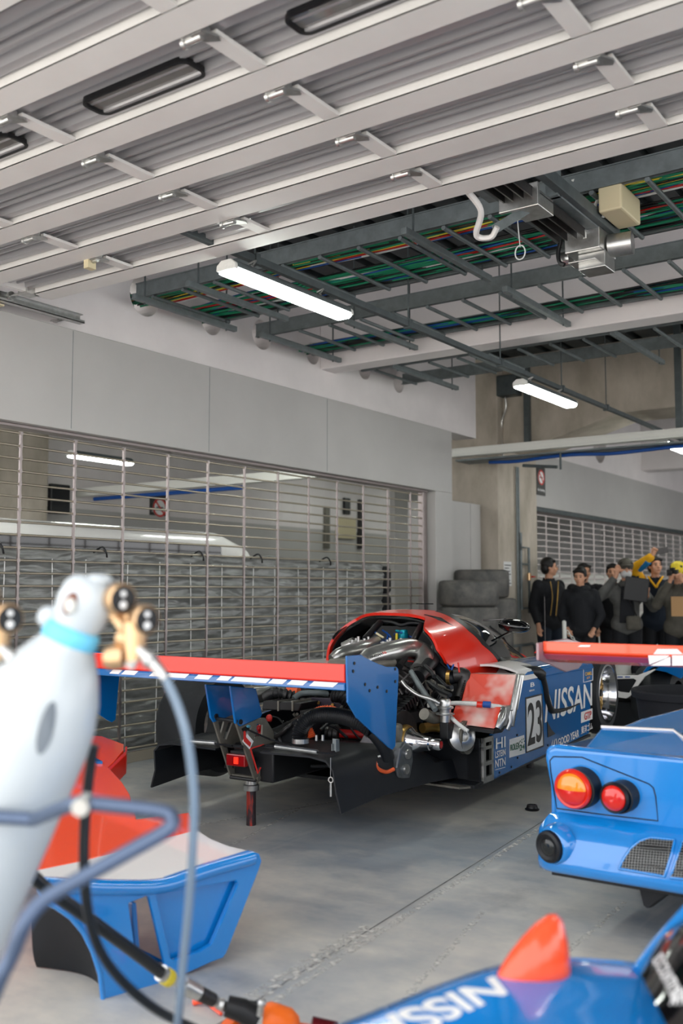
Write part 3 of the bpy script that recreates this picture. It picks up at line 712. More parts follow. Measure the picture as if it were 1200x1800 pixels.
mb.tube([V((ox - .15 + .03 * math.sin(a_ * PI / 8), 4.96, 3.22 + .04 * math.cos(a_ * PI / 8))) for a_ in range(17)], .004, 5); mb.build('release_cord', 'white_cable', t, smooth=60)
# ================================================================ RACE CAR ON ITS AIR JACKS
CAR = frame_at(-3.73, 3.90, 2.7)
car = thing('race_car', 'red, white and blue prototype race car numbered 23 on its jacks with engine cover removed', 'race car', frame=CAR)
def c_(x, y, **k): return cat(CAR, x, y, **k)
def cp(mb, name, m, par=None, **k): return mb.build(name, m, par or car, CAR, **k)
CC = .08
# ---- canopy shell: stations along y of (y, half width, top z)
ST = [(1.60, .58, 1.135), (1.80, .60, 1.155), (2.10, .62, 1.180), (2.35, .62, 1.203), (2.58, .60, 1.200), (2.80, .575, 1.145), (3.0, .54, 1.065), (3.2, .51, .975), (3.4, .475, .885), (3.52, .45, .83)]
ZB = .79
def can(y, a, off=0.):
    """a from 0 (left base) to 1 (right base)"""
    for i in range(len(ST) - 1):
        if y <= ST[i + 1][0] or i == len(ST) - 2: break
    (y0, w0, t0), (y1, w1, t1) = ST[i], ST[i + 1]; k = (y - y0) / (y1 - y0); w = w0 + (w1 - w0) * k; t = t0 + (t1 - t0) * k
    th = PI * (1 - a); c = math.cos(th); s_ = max(math.sin(th), 0)
    return V((CC + (w + off) * (abs(c) ** .72) * (1 if c > 0 else -1), y, ZB + (t - ZB + off) * s_ ** .78))
def lerp_(T, a):
    for i in range(len(T) - 1):
        if a <= T[i + 1][0]: return T[i][1] + (T[i + 1][1] - T[i][1]) * (a - T[i][0]) / (T[i + 1][0] - T[i][0])
    return T[-1][1]
YS = [(0, 2.2), (.1, 2.2), (.2, 2.25), (.3, 2.3), (.4, 2.2), (.5, 2.12), (.61, 2.03), (.66, 1.86), (.7, 1.77), (.85, 1.68), (.94, 1.72), (1, 2.02)]
YP = [(0, 2.6), (.03, 2.5), (.14, 2.3), (.28, 2.3), (.40, 2.34), (.55, 2.34), (.62, 2.28), (.70, 2.22), (.78, 2.20), (.88, 2.26), (.97, 2.48), (1, 2.6)]   # rear edge of the glass
def ystart(a): return lerp_(YS, a)
mb = MB(); mb.grid(lambda u, v: can(ystart(v) + (lerp_(YP, v) + .02 - ystart(v)) * u, v), 14, 72, .02); cp(mb, 'roof_cowl', 'red_paint', smooth=50)
mb = MB(); mb.grid(lambda u, v: can(ystart(v) + .015 + .10 * u, v, -.022 - .035 * u), 3, 72, .01); cp(mb, 'cowl_edge', 'black', smooth=60)
mb = MB(); mb.grid(lambda u, v: can(lerp_(YP, .05 + .9 * v) + (3.42 - lerp_(YP, .05 + .9 * v)) * u, .05 + .90 * v, -.003), 16, 40, .006); cp(mb, 'windscreen', 'glass', smooth=60)
for a0, a1 in ((.10, .24), (.757, .885)):
    mb = MB(); mb.grid(lambda u, v: can(lerp_(YP, a0 + (a1 - a0) * v) - .11 * math.sin(PI * (v * .9 + .05)) * (1 - u) - .01, a0 + (a1 - a0) * v, .003), 5, 10, .004); cp(mb, 'side_window', 'black_gloss', smooth=60)
for a0, a1 in ((.0, .40), (.57, 1.0)):
    mb = MB(); mb.grid(lambda u, v: can(lerp_(YP, a0 + (a1 - a0) * v) - .005 + .075 * u, a0 + (a1 - a0) * v, .007), 3, 24, .014); cp(mb, 'pillar', 'black', smooth=60)
mb = MB(); mb.grid(lambda u, v: can(lerp_(YP, .40 + .17 * v) + .05 * u, .40 + .17 * v, .004), 3, 12, .01); cp(mb, 'screen_header', 'black', smooth=60)
mb = MB(); mb.grid(lambda u, v: can(3.40 + .12 * u, .0 + 1.0 * v, .003), 4, 40, .01); cp(mb, 'scuttle', 'red_paint', smooth=60)
mb = MB(); mb.tube([can(3.36, .70, .02), can(3.05, .72, .03), can(2.85, .70, .02)], .008, 6); cp(mb, 'wiper', 'black')
mb = MB(); mb.tube([can(2.12, .58, .008), can(2.08, .66, .014), can(2.09, .73, .008)], [.016, .024, .012], 8); cp(mb, 'roof_slot', 'black', smooth=60)
mb = MB(); mb.tube([can(1.93, .685, .003), can(1.94, .74, .006), can(1.98, .79, .003)], [.008, .011, .006], 8); cp(mb, 'roof_slot', 'black', smooth=60)
# round air duct in the rear quarter
q = can(1.87, .835); q2 = can(1.87, .855); q3 = can(1.94, .835)
nrm = (q3 - q).cross(q2 - q).normalized()
if nrm.x < 0: nrm = -nrm
mb = MB(); mb.lathe(q - nrm * .05, nrm, [(.062, 0), (.066, .062), (.082, .056), (.086, .045), (.07, .0)], 28, closed=True); cp(mb, 'duct_rim', 'red_paint', smooth=60)
mb = MB(); mb.lathe(q - nrm * .01, nrm, [(0, -.02), (.058, -.02), (.058, .015), (.047, .02), (.044, .0), (0, .004)], 24); cp(mb, 'duct_mesh', 'steel_dark', smooth=60)
mb = MB(); mb.tube([(.12, 2.5, 1.195), (.12, 2.49, 1.26)], .004, 6); mb.tube([(.05, 2.49, 1.262), (.19, 2.49, 1.262)], .004, 6); cp(mb, 'roof_antenna', 'black')
# ---- side pods
side = [(1.70, .195), (3.52, .262), (3.56, .45), (3.60, .66), (3.64, .775), (3.4, .815), (2.95, .835), (2.55, .82), (2.30, .815), (2.15, .79), (2.09, .70), (2.06, .52), (1.70, .472)]
mb = MB(); mb.prism([(1.0, y, z) for y, z in side], (-.03, 0, 0)); cp(mb, 'side_panel', 'blue_paint', bevel=.008)
mb = MB(); mb.prism([(-.84, y, z) for y, z in side], (.03, 0, 0)); cp(mb, 'side_panel', 'blue_paint', bevel=.008)
mb = MB(); mb.prism([(-.808, y, z) for y, z in side], (.006, 0, 0)); cp(mb, 'side_liner', 'carbon')
def shoulder(u, v):
    y = 2.14 + 1.48 * u; x0 = .60; x = x0 + (.999 - x0) * v
    return (x, y, .792 + .042 * math.sin(PI * min(1, v * .9 + .1)) - .03 * max(0, u - .6) + (.02 if v < 1 else 0) - (.03 if v > .96 else 0))
mb = MB(); mb.k = 0; mb.grid(shoulder, 24, 16, .015, mfn=lambda u, v: 1 if (v < .25 and u < .3) else (2 if v > .42 and u > .26 else 0)); cp(mb, 'shoulder', ['white_paint', 'red_paint', 'blue_paint'], smooth=60)
mb = MB(); mb.grid(lambda u, v: (-.84 + .44 * v, 1.62 + 2.0 * u, .80 + .03 * math.sin(PI * v)), 12, 8, .015, mfn=lambda u, v: 0 if v > .4 else 1); cp(mb, 'shoulder', ['white_paint', 'blue_paint'], smooth=60)
# red fairing running from cowl to sidepod, with white tip
a = [c_(831, 1181, X=.66), c_(853, 1165, X=.66), c_(878, 1172, X=.74), c_(905, 1180, X=.86), c_(940, 1186, X=.98), c_(905, 1187, X=.88), c_(868, 1189, X=.78), c_(842, 1184, X=.70)]
mb = MB(); mb.prism([a[0], a[1], V((a[2].x, a[2].y, a[2].z)), a[6], a[7]], (0, 0, -.02)); cp(mb, 'fairing', 'red_paint', bevel=.004)
mb = MB(); mb.prism([a[2], a[3], a[4], a[5], a[6]], (0, 0, -.02)); cp(mb, 'fairing', 'white_paint', bevel=.004)
# black door-gap rubber running down pillar, along the sill and into a point
pts = [(880, 1172, .73), (893, 1178, .80), (912, 1180, .90), (938, 1181, .985), (950, 1187, 1.0), (956, 1205, 1.002), (960, 1228, 1.004), (966, 1245, 1.004), (974, 1250, 1.004), (995, 1246, 1.004), (1018, 1237, 1.002)]
P = [c_(x, y, X=xx) for x, y, xx in pts]; P[0] = can(2.55, .975, .01)
mb = MB(); mb.tube(curve(P, 5), [.045] * 5 + [.042] * 16 + [.026] * 14 + [.026 - .0015 * i for i in range(16)], 8); cp(mb, 'door_gap_seal', 'black', smooth=60)
mb = MB(); mb.prism([c_(961, 1268, X=1.001), c_(968, 1282, X=1.001), c_(975, 1290, X=1.001), c_(962, 1296, X=1.001)], (.004, 0, 0)); cp(mb, 'side_notch', 'carbon')
# small grey frame at the rear end of the side panel
mb = MB()
y0, y1, z0, z1 = 1.55, 1.70, .20, .468
for (a_, b_, c2, d_) in ((y0, y0 + .035, z0, z1), (y1 - .03, y1, z0, z1), (y0, y1, z0, z0 + .035), (y0, y1, z1 - .03, z1), (y0, y1, .30, .325), (y0, y1, .395, .415)):
    mb.box(.985, 1.003, a_, b_, c2, d_)
cp(mb, 'panel_frame', 'alu')
# floor
mb = MB(); mb.prism([(-.84, 1.42, .19), (1.0, 1.42, .19), (1.0, 3.55, .235), (-.84, 3.55, .235)], (0, 0, .02)); cp(mb, 'floor_tray', 'carbon', bevel=.004)
mb = MB(); mb.prism([(.52, 1.36, .196), (.93, 1.36, .19), (1.0, 1.45, .19), (.5, 1.45, .2)], (0, 0, .012)); cp(mb, 'floor_lip', 'alu_dark')
mb = MB(); mb.box(.44, .985, 1.53, 1.545, .215, .468); mb.box(.90, .985, 1.53, 1.55, .2, .42); cp(mb, 'wheel_arch_plate', 'carbon', bevel=.003)
# bulkhead and tub
mb = MB(); mb.box(-.5, .62, 2.34, 2.38, .24, .8); mb.prism([(-.35, 2.34, .8), (.5, 2.34, .8), (.36, 2.34, 1.1), (-.22, 2.34, 1.1)], (0, .03, 0)); cp(mb, 'bulkhead', 'black')
mb = MB(); mb.box(-.42, .55, 2.4, 3.6, .24, .78); cp(mb, 'tub', 'carbon', bevel=.02)
mb = MB(); mb.box(-.38, -.06, 2.6, 2.75, .5, 1.02); mb.box(.18, .5, 2.6, 2.75, .5, 1.02); cp(mb, 'seat', 'black', bevel=.04)
# front suspension stub carrying the exposed front wheel
mb = MB(); mb.box(-.3, .46, 3.6, 4.3, .3, .7); mb.tube([(.4, 3.8, .62), (.78, 3.95, .66)], .014); mb.tube([(.4, 4.1, .38), (.78, 3.95, .38)], .014); cp(mb, 'front_frame', 'black', bevel=.03)
# ---- wheels
def wheel(x, y, z, s, r_t, r_r, wdt, kind):
    """s = +1 outer side towards +x"""
    rb = MB(); ax = (s, 0, 0); xo = x - s * wdt / 2
    rb.lathe((xo, y, z), ax, [(r_r, .0), (r_t - .03, .004), (r_t, .05), (r_t + .003, wdt / 2), (r_t, wdt - .05), (r_t - .03, wdt - .004), (r_r, wdt), (r_r, wdt - .02), (r_r - .01, wdt / 2), (r_r, .02)], 56, closed=True)
    ty = cp(rb, 'tyre', 'rubber', smooth=40)
    if kind:
        rb = MB(); rb.lathe((xo, y, z), ax, [(r_r + .004, wdt), (r_r - .012, wdt + .002), (r_r - .02, wdt - .03), (r_r - .03, wdt - .06), (r_r - .035, wdt - .11), (r_r - .05, wdt - .13), (r_r - .05, wdt - .02 - .12), (r_r + .004, wdt - .14)], 56, closed=True)
        ri = cp(rb, 'rim', 'chrome', smooth=40)
        xc = x + s * (wdt / 2 - .10)
        rb = MB(); R = r_r - .045
        for k in range(16):
            a0 = 2 * PI * k / 16
            for sg in (-1, 1):
                a1 = a0 + sg * .2
                rb.tube([(xc, y + .05 * math.cos(a0), z + .05 * math.sin(a0)), (xc + s * .012, y + R * .6 * math.cos(a0 + sg * .05), z + R * .6 * math.sin(a0 + sg * .05)), (xc, y + R * math.cos(a1), z + R * math.sin(a1))], .0065, 6)
        rb.lathe((xc - s * .03, y, z), ax, [(0, 0), (.07, 0), (.065, .05), (.03, .055), (.0, .05)], 24)
        cp(rb, 'wheel_centre', 'gold', smooth=40)
        rb = MB(); rb.lathe((xc + s * .02, y, z), ax, [(0, 0), (.03, 0), (.028, .03), (0, .03)], 6); cp(rb, 'wheel_nut', 'steel_dark')
        rb = MB(); rb.lathe((xc - s * .06, y, z), ax, [(0, 0), (R, 0), (R, .01), (0, .01)], 30); cp(rb, 'brake_shroud', 'steel_dark')
wheel(.865, 3.955, .53, 1, .315, .232, .30, 1)
wheel(-.70, 3.955, .53, -1, .315, .232, .30, 0)
wheel(-.83, 1.15, .475, -1, .335, .225, .345, 0)
# ---- hub, disc and caliper of the bare right rear corner
H = V((.74, 1.15, .475))
mb = MB(); mb.lathe(H + V((-.10, 0, 0)), (1, 0, 0), [(.09, 0), (.178, 0), (.178, .034), (.09, .034)], 48, closed=True); dsc = cp(mb, 'brake_disc', 'steel_dark', smooth=40)
for k in range(30):
    a = 2 * PI * k / 30; p = H + V((-.083, .1785 * math.cos(a), .1785 * math.sin(a)))
    if k % 1 == 0:
        mb = MB(); mb.cyl(p, p + V((0, .004 * math.cos(a), .004 * math.sin(a))), .0085, n=8); cp(mb, 'vent_hole', 'black', dsc)
mb = MB(); mb.lathe(H + V((-.08, 0, 0)), (1, 0, 0), [(.095, 0), (.10, .03), (.09, .055), (.06, .06), (0, .06)], 32); cp(mb, 'disc_bell', 'gold', smooth=40)
mb = MB(); mb.lathe(H + V((-.03, 0, 0)), (1, 0, 0), [(.0, 0), (.085, 0), (.085, .02), (.06, .05), (.042, .11), (.040, .14), (.034, .145), (.034, .20), (.028, .21), (.022, .21), (.022, .17), (0, .17)], 32); cp(mb, 'hub', 'chrome', smooth=35)
mb = MB(); mb.lathe(H + V((.145, 0, 0)), (1, 0, 0), [(.0, 0), (.02, 0), (.02, .034), (.0, .03)], 16); cp(mb, 'hub_bore', 'red_bar')
cal0 = V((.655, .945, .40))
Rc = Mx.Rotation(math.radians(-18), 3, 'X')
mb = MB()
for dx in (-.15, .06):
    pr = [(.09, -.09), (.10, .02), (.07, .10), (-.03, .105), (-.07, .06), (-.075, -.05), (-.04, -.10)]
    mb.prism([cal0 + V((dx, 0, 0)) + Rc @ V((0, p_[0], p_[1])) for p_ in pr], (.08, 0, 0))
mb.obox(cal0 + V((0, .03, .075)), (.24, .10, .035), Rc); mb.obox(cal0 + V((0, .03, -.08)), (.24, .10, .03), Rc)
cl = cp(mb, 'caliper', mat('caliper_grey', (120, 124, 128), .35, metal=.7, noise=.3, nscale=25), bevel=.012)
mb = MB()
for zz in (-.045, .0, .04): mb.tube([cal0 + V((-.10, 0, 0)) + Rc @ V((0, -.085, zz)), cal0 + V((.10, 0, 0)) + Rc @ V((0, -.085, zz))], .007, 8)
for yy, zz in ((-.04, -.04), (-.045, .045)): mb.lathe(cal0 + V((.14, 0, 0)) + Rc @ V((0, yy + .06, zz)), (1, 0, 0), [(0, 0), (.03, 0), (.028, .012), (0, .012)], 16)
cp(mb, 'caliper_pin', 'alu', cl, smooth=40)
mb = MB(); mb.obox(cal0 + V((.0, -.035, .0)), (.12, .05, .12), Rc); cp(mb, 'brake_pad', 'steel_dark', cl, bevel=.006)
mb = MB(); mb.prism([cal0 + V((-.14, -.06, .07)), cal0 + V((.06, -.06, .07)), cal0 + V((.05, -.03, .15)), cal0 + V((-.10, -.03, .15))], (0, .015, 0)); cp(mb, 'upright_plate', 'alu', bevel=.006)
mb = MB(); mb.obox((.62, 1.15, .47), (.09, .14, .30)); mb.obox((.66, 1.06, .50), (.10, .06, .18)); cp(mb, 'upright', 'alu_dark', bevel=.02)
# half shaft, wishbones
mb = MB(); mb.tube([c_(596, 1289, Y=.95), c_(690, 1296, Y=1.12)], .026, 14); cp(mb, 'half_shaft', 'red_bar', smooth=40)
mb = MB()
for a, b in (((.20, .8, .34), (.60, 1.12, .34)), ((.22, 1.5, .34), (.60, 1.2, .34)), ((.18, .9, .62), (.62, 1.14, .60)), ((.2, 1.6, .64), (.62, 1.2, .60)), ((-.3, .8, .34), (-.62, 1.12, .34)), ((-.2, .9, .62), (-.62, 1.14, .60))): mb.tube([a, b], .014, 8)
cp(mb, 'wishbone', 'black', smooth=60)
mb = MB(); P = [c_(658, 1335, Y=.7), c_(663, 1350, Y=.7), c_(678, 1357, Y=.75), c_(692, 1352, Y=.8)]; mb.tube(curve(P, 6), .011, 8); cp(mb, 'brake_hose', 'orange_hose', smooth=60)
mb = MB(); P = [c_(662, 1345, Y=.7), c_(662, 1332, Y=.72), c_(675, 1328, Y=.74)]; mb.tube(curve(P, 6), .007, 8); cp(mb, 'brake_line', 'alu', smooth=60)
# ---- rear wing
mb = MB(); mb.prism([(-.985, y, z) for y, z in ((0, 1.008), (.012, 1.008), (.03, .99), (.17, .925), (.12, .915), (.012, .915), (0, .925))], (1.97, 0, 0)); cp(mb, 'wing_flap', 'red_paint', bevel=.004)
mb = MB(); mb.prism([(-.985, y, z) for y, z in ((.0, .912), (.01, .922), (.12, .905), (.30, .905), (.45, .885), (.52, .86), (.50, .845), (.30, .86), (.06, .878), (.0, .882))], (1.97, 0, 0)); wg = cp(mb, 'wing_plane', 'blue_paint', bevel=.004)
x = -.74
for k, (a, b) in enumerate(((192, 208), (213, 236), (262, 283), (290, 325), (341, 366), (380, 400), (405, 467), (471, 496), (504, 532), (543, 585))):
    p0 = c_(a, 1192 + (a - 300) * .027, Y=-.001); p1 = c_(b, 1192 + (b - 300) * .027, Y=-.001)
    mb = MB(); mb.prism([(p0.x + .03, -.002, .919), (p1.x + .03, -.002, .919), (p1.x, -.002, .896), (p0.x, -.002, .896)], (0, .003, 0)); cp(mb, 'white_dash', 'white_ink', wg)
epx = [(610, 1153), (635, 1151), (642, 1156), (665, 1167), (680, 1172), (697, 1172), (700, 1176), (701, 1185), (698, 1240), (695, 1312), (690, 1318), (684, 1314), (628, 1262), (612, 1235)]
E_ = [c_(a, b, X=1.0) for a, b in epx]
mb = MB(); mb.prism(E_, (-.012, 0, 0)); ep = cp(mb, 'wing_endplate', 'blue_paint', bevel=.003)
for (a, b) in ((620, 1180), (641, 1203), (663, 1208), (649, 1214), (679, 1215), (694, 1176), (694, 1198), (622, 1166)):
    p = c_(a, b, X=1.0); mb = MB(); mb.cyl(p, p + V((.004, 0, 0)), .008, n=8); cp(mb, 'bolt', 'black', ep)
mb = MB(); mb.prism([V((-.985, p.y, p.z)) for p in E_], (-.012, 0, 0)); cp(mb, 'wing_endplate', 'blue_paint', bevel=.003)
# wing supports and gearbox side plates
for xx, pl in ((-.02, [(362, 1203), (410, 1206), (412, 1256), (376, 1270), (371, 1262)]), (.15, [(405, 1206), (450, 1210), (461, 1255), (459, 1261), (423, 1277), (414, 1272)])):
    mb = MB(); mb.prism([c_(a, b, X=xx) for a, b in pl], (-.014, 0, 0)); s1 = cp(mb, 'wing_support', 'blue_paint', bevel=.004)
    mb = MB(); p = c_(pl[-1][0] + 8, pl[-1][1] - 3, X=xx); mb.cyl(p, p + V((.008, 0, 0)), .014, n=12); cp(mb, 'bolt', 'black', s1)
def holed(name, m, xx, outer, holes_, th=.012):
    """plate with windows: fill polygon-with-holes via bmesh"""
    bm = bmesh.new(); loops = [[c_(a, b, X=xx) for a, b in outer]] + [[c_(a, b, X=xx) for a, b in h] for h in holes_]
    es = []
    for lp in loops:
        vs = [bm.verts.new(p) for p in lp]
        for i in range(len(vs)): es.append(bm.edges.new((vs[i], vs[(i + 1) % len(vs)])))
    bmesh.ops.triangle_fill(bm, use_beauty=True, edges=es)
    bm.verts.index_update(); mb = MB()
    V0 = [v.co.copy() for v in bm.verts]; Fs = [[v.index for v in f.verts] for f in bm.faces]; k = len(V0)
    bd = [[v.index for v in e.verts] for e in bm.edges if len(e.link_faces) == 1]
    mb.add(V0 + [p + V((-th, 0, 0)) for p in V0], Fs + [[k + i for i in f[::-1]] for f in Fs] + [(a, b, b + k, a + k) for a, b in bd])
    bm.free(); return cp(mb, name, m)
holed('gearbox_plate', 'alu_dark', .15, [(414, 1268), (420, 1278), (459, 1262), (466, 1262), (480, 1285), (497, 1352), (452, 1376), (449, 1374)],
      [[(424, 1281), (436, 1274), (444, 1276), (433, 1300)], [(452, 1272), (462, 1274), (461, 1292), (447, 1298)], [(440, 1316), (462, 1310), (463, 1338), (453, 1358), (448, 1354)], [(467, 1355), (474, 1342), (482, 1350)], [(478, 1318), (483, 1326), (482, 1334), (477, 1330)]])
mb = MB(); mb.tube([c_(a, b, X=.152) for a, b in ((440, 1316), (463, 1309), (464, 1338), (453, 1359), (440, 1316))], .005, 6); cp(mb, 'red_outline', 'red_ink')
mb = MB(); mb.prism([c_(a, b, X=.153) for a, b in ((426, 1302), (434, 1290), (445, 1303), (438, 1317), (426, 1304))], (.002, 0, 0)); dj = cp(mb, 'arrow_decal', 'white_ink')
mb = MB(); mb.prism([c_(a, b, X=.156) for a, b in ((428, 1285), (431, 1285), (432, 1296), (441, 1306), (439, 1313), (428, 1303))], (.002, 0, 0)); cp(mb, 'decal_arrow', 'red_ink', dj)
holed('gearbox_plate', 'alu_dark', -.03, [(374, 1262), (380, 1266), (412, 1256), (416, 1262), (440, 1340), (448, 1372), (410, 1369), (405, 1362)],
      [[(384, 1270), (395, 1266), (388, 1292)], [(402, 1268), (411, 1266), (398, 1300), (392, 1298)], [(398, 1310), (425, 1305), (436, 1345), (409, 1352)]])
for pa_, pb_ in (((378, 1263), (416, 1268)), ((405, 1366), (449, 1372)), ((394, 1310), (425, 1313))):
    mb = MB(); mb.tube([c_(*pa_, X=-.03), c_(*pb_, X=.15)], .010, 8); cp(mb, 'cross_tube', 'black')
mb = MB(); mb.box(-.035, .155, .42, .62, .315, .33); cp(mb, 'base_plate', 'alu_dark')
# rain light
a = c_(398, 1324, Y=.33); b = c_(431, 1349, Y=.33)
mb = MB(); mb.box(a.x, b.x, .325, .36, b.z, a.z); rl = cp(mb, 'rain_light', 'red_glow', bevel=.006)
mb = MB(); mb.box(a.x + .06, b.x - .045, .318, .326, b.z + .015, a.z - .015); cp(mb, 'lit_element', mat('rain_lit', (255, 60, 40), .2, emit=(255, 40, 20), estr=.5), rl)
mb = MB(); mb.box(a.x, b.x, .36, .40, b.z, a.z + .012); cp(mb, 'light_housing', 'black', rl, bevel=.005)
# air jack
jx, jy = -.065, .65
mb = MB(); mb.lathe((jx, jy, .20), (0, 0, 1), [(.028, 0), (.045, .0), (.047, .03), (.038, .035), (.036, .33), (.03, .34), (0, .34)], 24); jk = cp(mb, 'jack_cylinder', 'alu', smooth=40)
mb = MB(); mb.lathe((jx, jy, .0), (0, 0, 1), [(0, 0), (.028, 0), (.028, .22), (0, .22)], 20); ramm = mat('ram', (62, 52, 56), .4, metal=.5, rgb2=(170, 60, 50), nscale=30, stretch=(1, 1, .15)); ramm.node_tree.nodes['Map Range'].inputs[1].default_value = .52; ramm.node_tree.nodes['Map Range'].inputs[2].default_value = .6; cp(mb, 'jack_ram', ramm, smooth=40)
mb = MB(); mb.lathe((jx, jy, .30), (0, 0, 1), [(.038, 0), (.040, .0), (.040, .02), (.038, .02)], 20, closed=True); cp(mb, 'jack_band', 'sky_band')
for yy, xx in ((3.3, -.45), (3.3, .6)):
    mb = MB(); mb.cyl((xx, yy, 0), (xx, yy, .24), .028, n=16); cp(mb, 'jack_ram', 'steel_dark')
# ---- diffuser and tunnels
def sect(y, wo, zt, zb): return [(.26, y, zt), (wo - .16, y, zt + .005), (wo - .06, y, zt - .01), (wo - .02, y, zt - .05), (wo, y, zb + .1), (wo + .03, y, zb)]
S1 = [sect(.30, .74, .485, .225), sect(.7, .76, .50, .25), sect(1.2, .78, .44, .24), sect(1.55, .80, .30, .22)]
def loft(S, th):
    mb = MB(); n = len(S[0]) - 1
    def fn(u, v):
        i = min(int(u * (len(S) - 1) + 1e-9), len(S) - 2); k = u * (len(S) - 1) - i; j = min(int(v * n + 1e-9), n - 1); m_ = v * n - j
        L_ = lambda q: V(S[q][j]) * (1 - m_) + V(S[q][j + 1]) * m_
        return L_(i) * (1 - k) + L_(i + 1) * k
    mb.grid(fn, (len(S) - 1) * 3, n * 3, th); return mb
cp(loft(S1, .01), 'diffuser_tunnel', 'carbon', smooth=35)
S2 = [[(2 * CC + .05 - x, y, z) for x, y, z in s_] for s_ in S1]
S2 = [[(max(x, -.58 - .1 * (y - .3)) if z > .4 else x + .03, y, z) for x, y, z in s_] for s_ in S2]
cp(loft(S2, .01), 'diffuser_tunnel', 'carbon', smooth=35)
mb = MB(); mb.prism([(.30, 1.0, .23), (.70, 1.0, .23), (.72, 1.6, .2), (-.6, 1.6, .2), (-.55, 1.0, .23)], (0, 0, .02)); cp(mb, 'tunnel_floor', 'carbon')
# springs and small fittings on the diffuser
for (a, b, X0) in (((484, 1312), (558, 1322), .3), ((336, 1303), (378, 1306), .3)):
    p = c_(*a, Y=X0); q_ = c_(*b, Y=X0); mb = MB(); n = 480; d = (q_ - p)
    mb.tube([p + d * (i / n) + V((0, .011 * math.cos(i * .8), .011 * math.sin(i * .8))) for i in range(n + 1)], .0028, 4); mb.tube([p, q_], .006, 6); cp(mb, 'tension_spring', 'alu', smooth=60)
    mb = MB(); mb.tube([p + V((-.06, 0, 0)), q_ + V((.12, 0, -.005))], .006, 6); cp(mb, 'spring_rod', 'black')
p = c_(590, 1318, Y=.3)
mb = MB(); mb.box(p.x - .02, p.x + .02, .30, .304, p.z - .005, p.z + .055); mb.box(p.x + .016, p.x + .02, .27, .304, p.z - .005, p.z + .055); mb.box(p.x - .02, p.x - .016, .29, .304, p.z - .005, p.z + .03); cp(mb, 'spring_bracket', 'galv')
p = c_(581, 1332, Y=.30); q_ = c_(581, 1366, Y=.30); r_ = c_(581, 1400, Y=.30)
mb = MB(); mb.tube([p, q_], .002, 5); mb.tube([q_ + V((0, 0, -.028)), r_], .006, 6); mb.lathe(q_ + V((0, 0, -.014)), (0, 1, 0), [(.011, 0), (.016, 0), (.016, .004), (.011, .004)], 14, closed=True); cp(mb, 'lock_pin', 'zinc')
for px_ in (556, 567):
    p = c_(px_, 1302, Y=.5); mb = MB(); mb.cyl(p, p + V((0, 0, .03)), .008, n=8); cp(mb, 'bolt', 'zinc')
mb = MB(); mb.tube([c_(434, 1282, X=.16) , c_(475, 1300, Y=.45), c_(512, 1312, Y=.45)], .006, 6); cp(mb, 'stay_wire', 'black')
# ---- gearbox and engine
mb = MB(); mb.lathe((.10, .60, .47), (0, 1, 0), [(0, 0), (.09, 0), (.10, .1), (.13, .3), (.17, .5), (.19, .52), (0, .52)], 18); mb.box(-.04, .24, .45, 1.0, .30, .50); cp(mb, 'gearbox', 'black', bevel=.01, smooth=40)
mb = MB(); mb.prism([c_(a, b, Y=.62) for a, b in ((478, 1300), (500, 1275), (522, 1262), (528, 1266), (520, 1310), (495, 1318))], (0, .25, 0)); cp(mb, 'gearbox_cover', 'carbon', bevel=.015)
mb = MB(); mb.tube(curve([c_(470, 1302, Y=.6), c_(492, 1290, Y=.58), c_(508, 1276, Y=.6), c_(522, 1268, Y=.7)], 6), .012, 8); cp(mb, 'oil_line', 'steel_dark', smooth=60)
mb = MB(); mb.box(-.02, .48, 1.1, 2.1, .34, .66)
for k in range(12): mb.box(-.05, .51, 1.12 + k * .08, 1.15 + k * .08, .36, .69)
cp(mb, 'engine_block', 'black', bevel=.006)
for xx, rot in ((-.02, -30), (.48, 30)):
    R_ = Mx.Rotation(math.radians(rot), 3, 'Y'); mb = MB(); mb.obox((xx, 1.6, .78), (.15, .95, .09), R_)
    for k in range(9): mb.obox(V((xx, 1.2 + k * .1, .80)) , (.17, .02, .10), R_)
    cv = cp(mb, 'cam_cover', 'steel_dark', bevel=.006)
    for k in range(7):
        mb = MB(); b0 = V((xx + (.10 if rot > 0 else -.10), 1.25 + k * .11, .74)); mb.tube([b0, b0 + V((.03, -.03, .03)), b0 + V((.05, -.03, .0))], .007, 6); mb.sphere(b0, .018, 8, 6); cp(mb, 'spark_lead', 'steel_dark', cv, smooth=60)
mb = MB()
for k in range(22): mb.obox((.60, 1.12 + .03 * k, .60 + .010 * k), (.05, .016, .05), Mx.Rotation(.6, 3, 'X'))
mb.box(.575, .625, 1.1, 1.8, .55, .62)
cp(mb, 'header_heatshield', 'black')
# big polished plenums
def pl(px, Ys, r, nm='plenum', m='alu', n=18):
    P_ = [c_(a, b, Y=y) for (a, b), y in zip(px, Ys)]
    mb = MB(); C_ = curve(P_, 6); N_ = len(C_); rr = r if isinstance(r, list) else [r] * len(P_)
    R_ = []
    for i in range(N_):
        t = i / (N_ - 1) * (len(P_) - 1); j = min(int(t), len(P_) - 2); R_.append(rr[j] * (1 - (t - j)) + rr[j + 1] * (t - j))
    mb.tube(C_, R_, n); return cp(mb, nm, m, smooth=60)
pl([(583, 1160), (600, 1151), (635, 1143), (655, 1136), (665, 1128)], [1.35, 1.42, 1.62, 1.85, 2.0], [.035, .052, .058, .055, .05])
pB = pl([(638, 1163), (650, 1155), (685, 1146), (715, 1140), (740, 1146), (748, 1162), (735, 1180)], [1.15, 1.25, 1.45, 1.65, 1.75, 1.65, 1.5], [.04, .058, .066, .066, .066, .062, .055])
